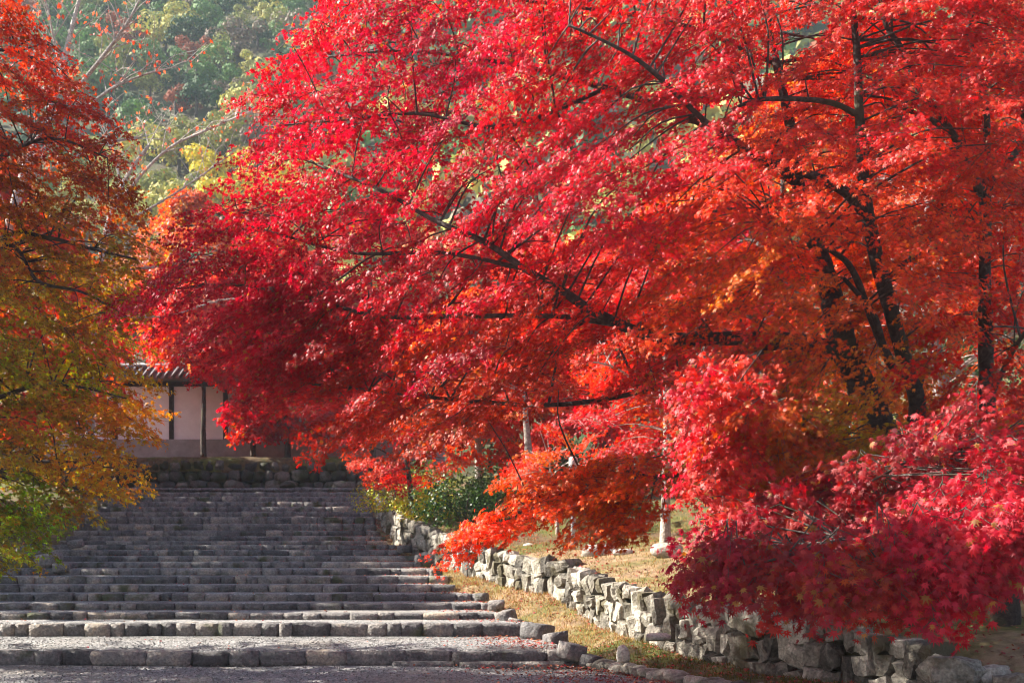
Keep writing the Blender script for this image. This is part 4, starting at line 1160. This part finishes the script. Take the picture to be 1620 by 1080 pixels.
for x, y, z, sc, tn in rest:
    P, Nn, Tt, Sz, Cc = hill_crown(random.randrange(9999), 77)
    TV, TF = TPL[3]; X, T2, N2 = frames(Nn, Tt)
    Sz = Sz * 3.4
    V = P[:, None, :] + Sz[:, None, None] * (TV[None, :, 0, None] * X[:, None, :] + TV[None, :, 1, None] * T2[:, None, :])
    V = V.reshape(-1, 3) * sc + np.array((x, y, z))
    Fs.append((TF[None] + (np.arange(len(P)) * len(TV))[:, None, None]).reshape(-1, 3) + n); n += len(V)
    Vs.append(V); Cs.append(np.repeat(Cc * np.array(lin(*tones[tn])), len(TV), axis=0))
o = link('hillside_forest', mesh_np('hillside_forest', np.concatenate(Vs), np.concatenate(Fs), M['hill_leaf'], False, np.concatenate(Cs)))
tag(o, 'mixed green and brown wood covering the hill behind the great maple', 'forest', kind='stuff')

# unseen wood behind the viewer, added to keep sky light off the fronts
n = 4200
a = rng.uniform(R(185), R(355), n); rr = rng.uniform(9, 17, n)
P = np.stack((np.cos(a) * rr * 1.25, np.sin(a) * rr - 2, 0.8 + rng.random(n) ** .8 * 11), -1)
P += np.stack((np.sin(P[:, 2] * 2.1), np.cos(P[:, 0] * .9), np.zeros(n)), -1) * .8
cc = np.array([lin(*(red + orange + gr)[k]) for k in rng.integers(0, 10, n)])
o = link('sky_blocking_wood', leaves_mesh('sky_blocking_wood', P, rng.normal(0, 1, (n, 3)) + np.array((0, 0, .6)), rng.normal(0, 1, (n, 3)), rng.uniform(.25, .5, n), cc, 3, M['leaf']))
tag(o, 'unseen red and green wood behind the viewer, added to block sky light', 'wood', kind='stuff')

# ------------------------------------------------------------------ fallen leaves, grass, pebbles
def scatter_leaves(name, label, pts, leaf, cols, lobes=5):
    P = np.array(pts, float); n = len(P)
    N = np.tile((0, 0, 1.0), (n, 1)) + rng.normal(0, .35, (n, 3)); T = rng.normal(0, 1, (n, 3))
    c = np.array([lin(*cols[k]) for k in rng.integers(0, len(cols), n)]) * rng.uniform(.6, 1.3, (n, 1))
    o = link(name, leaves_mesh(name, P, N, T, rng.uniform(.7, 1.15, n) * leaf, c, lobes, M['litter']))
    return tag(o, label, 'leaves', kind='stuff')
fc = [(160, 26, 34), (160, 50, 44), (104, 34, 30), (150, 84, 54), (140, 100, 74)]
def bank_pt(Y, u):
    x0, z0 = ip(Y, EDGE, 1) - 0.12, stair_z(Y) - 0.05
    x1, z1 = ip(Y, WALL, 1) + 0.12, ip(Y, WALL, 2) + 0.05
    x0 = min(x0, x1 - 0.15)
    x = x0 + (x1 - x0) * u
    return x, Y, z0 + (z1 - z0) * (0.65 * u + 0.35 * u * u) + 0.06 * math.sin(math.pi * u) * (1 + noise2(x * 2, Y * 2))
pts = []
for _ in range(9000):
    Y = rng.uniform(9.5, 38); u = rng.random()
    x, y, z = bank_pt(Y, u)
    dn = noise2(x * 1.6 + 3, y * 1.6) + (0.45 if y < 16 else 0.0 if y < 24 else .3)
    if rng.random() < 0.35 + dn: pts.append((x, y, z + .02))
for _ in range(9000):
    Y = rng.uniform(9.5, 26); off = rng.uniform(.15, 4.5) ** 1.0
    x = ip(Y, WALL, 1) + off
    dn = noise2(x * 1.5, Y * 1.5) + (0.75 if Y < 15 else 0.6 - off * .3)
    if rng.random() < 0.25 + dn: pts.append((x, Y, terrace_z(x, Y) + .02))
scatter_leaves('fallen_leaves', 'red fallen maple leaves strewn over the banks and wall top', pts, .04, fc)
pts = []
for _ in range(900):
    Y = rng.uniform(12.4, 15.1); x = ip(Y, EDGE, 1) - abs(rng.normal(0, .9)) - .1
    pts.append((x, Y, .018))
for _ in range(420):
    Y = rng.uniform(15.5, 17.8); x = ip(Y, STAIR_XR, 1) - .1 - abs(rng.normal(0, .6)); pts.append((x, Y, .20))
for _ in range(1500):
    i = int(rng.integers(1, 22)); Y = rng.uniform(STEP_Y[i] + .05, STEP_Y[i + 1]); x = ip(Y, STAIR_XR, 1) - .05 - abs(rng.normal(0, .5 if i < 14 else 1.4)); pts.append((x, Y, STEP_Z[i] + .03))
for _ in range(500):
    i = int(rng.integers(0, 16)); Y = rng.uniform(STEP_Y[i] + .05, STEP_Y[i + 1]); x = rng.uniform(-10, -.5); pts.append((x, Y, STEP_Z[i] + .03))
scatter_leaves('fallen_leaves', 'red and brown fallen leaves gathered on the steps and gravel edge', pts, .036, fc + [(196, 120, 80)])

# short dry grass on the sunny banks
V, Cc = [], []
def blades(x, y, z, n, h, cols):
    for _ in range(n):
        a = rng.uniform(0, 6.28); l = h * rng.uniform(.5, 1.2); bx, by = x + rng.normal(0, .05), y + rng.normal(0, .05)
        wv = np.array((math.cos(a), math.sin(a), 0)) * .006
        tip = np.array((bx + rng.normal(0, .5) * l, by + rng.normal(0, .5) * l, z + l))
        b0 = np.array((bx, by, z - .01))
        V.extend((b0 - wv, b0 + wv, tip)); c = np.array(lin(*cols[int(rng.random() * len(cols))])) * rng.uniform(.7, 1.3); Cc.extend((c, c, c))
gc = [(162, 130, 84), (134, 108, 64), (112, 108, 50), (172, 142, 96), (140, 96, 66)]
mg = [(70, 76, 24), (96, 90, 30), (110, 84, 40)]
for _ in range(2600):
    Y = rng.uniform(16.2, 24); u = rng.random(); x, y, z = bank_pt(Y, u); blades(x, y, z, 4, .06, gc)
for _ in range(4200):
    Y = rng.uniform(13.5, 26); x = ip(Y, WALL, 1) + rng.uniform(.2, 5); blades(x, Y, terrace_z(x, Y), 4, .06, gc + mg[:1])
for _ in range(1600):
    Y = rng.uniform(10, 16.4); u = rng.random(); x, y, z = bank_pt(Y, u); blades(x, y, z, 4, .06, mg)
o = link('grass', mesh_np('grass', np.array(V), np.arange(len(V)).reshape(-1, 3), M['grass'], False, np.array(Cc)))
tag(o, 'short dry grass on the banks beside the retaining wall', 'grass', kind='stuff')

# pebbles on the gravel
PV, PF, n = [], [], 0
oc = np.array([(1, 0, 0), (-1, 0, 0), (0, 1, 0), (0, -1, 0), (0, 0, .7), (0, 0, -.7)], float)
of = np.array([(0, 2, 4), (2, 1, 4), (1, 3, 4), (3, 0, 4), (2, 0, 5), (1, 2, 5), (3, 1, 5), (0, 3, 5)])
for _ in range(6000):
    if rng.random() < .55: Y = rng.uniform(12.2, 15.1); x = rng.uniform(-6.5, ip(Y, EDGE, 1) - .1); z = 0.0
    else: Y = rng.uniform(15.55, 17.8); x = rng.uniform(-8, ip(Y, STAIR_XR, 1) - .2); z = .185
    s = rng.uniform(.006, .017); a = rng.uniform(0, 6.28); q = oc * s * rng.uniform(.7, 1.3, (1, 3)); ca, sa = math.cos(a), math.sin(a)
    PV.append(np.stack((q[:, 0] * ca - q[:, 1] * sa + x, q[:, 0] * sa + q[:, 1] * ca + Y, q[:, 2] + z), -1)); PF.append(of + n); n += 6
o = link('gravel', mesh_np('gravel', np.concatenate(PV), np.concatenate(PF), M['gravel'], True))
tag(o, 'loose grey gravel stones on the path and first landing', 'gravel', kind='stuff')

# ------------------------------------------------------------------ air
hm, N, L = new_mat('haze_air')
pv = N.new('ShaderNodeVolumePrincipled')
pv.inputs['Color'].default_value = (0.74, 0.87, 1.0, 1)
pv.inputs['Density'].default_value = 0.0004
pv.inputs['Anisotropy'].default_value = 0.0
on = N.new('ShaderNodeOutputMaterial'); L.new(pv.outputs[0], on.inputs['Volume'])
hz = box_obj('haze', hm, None, -420, 420, -420, 920, -2, 118)
hz['kind'] = 'stuff'
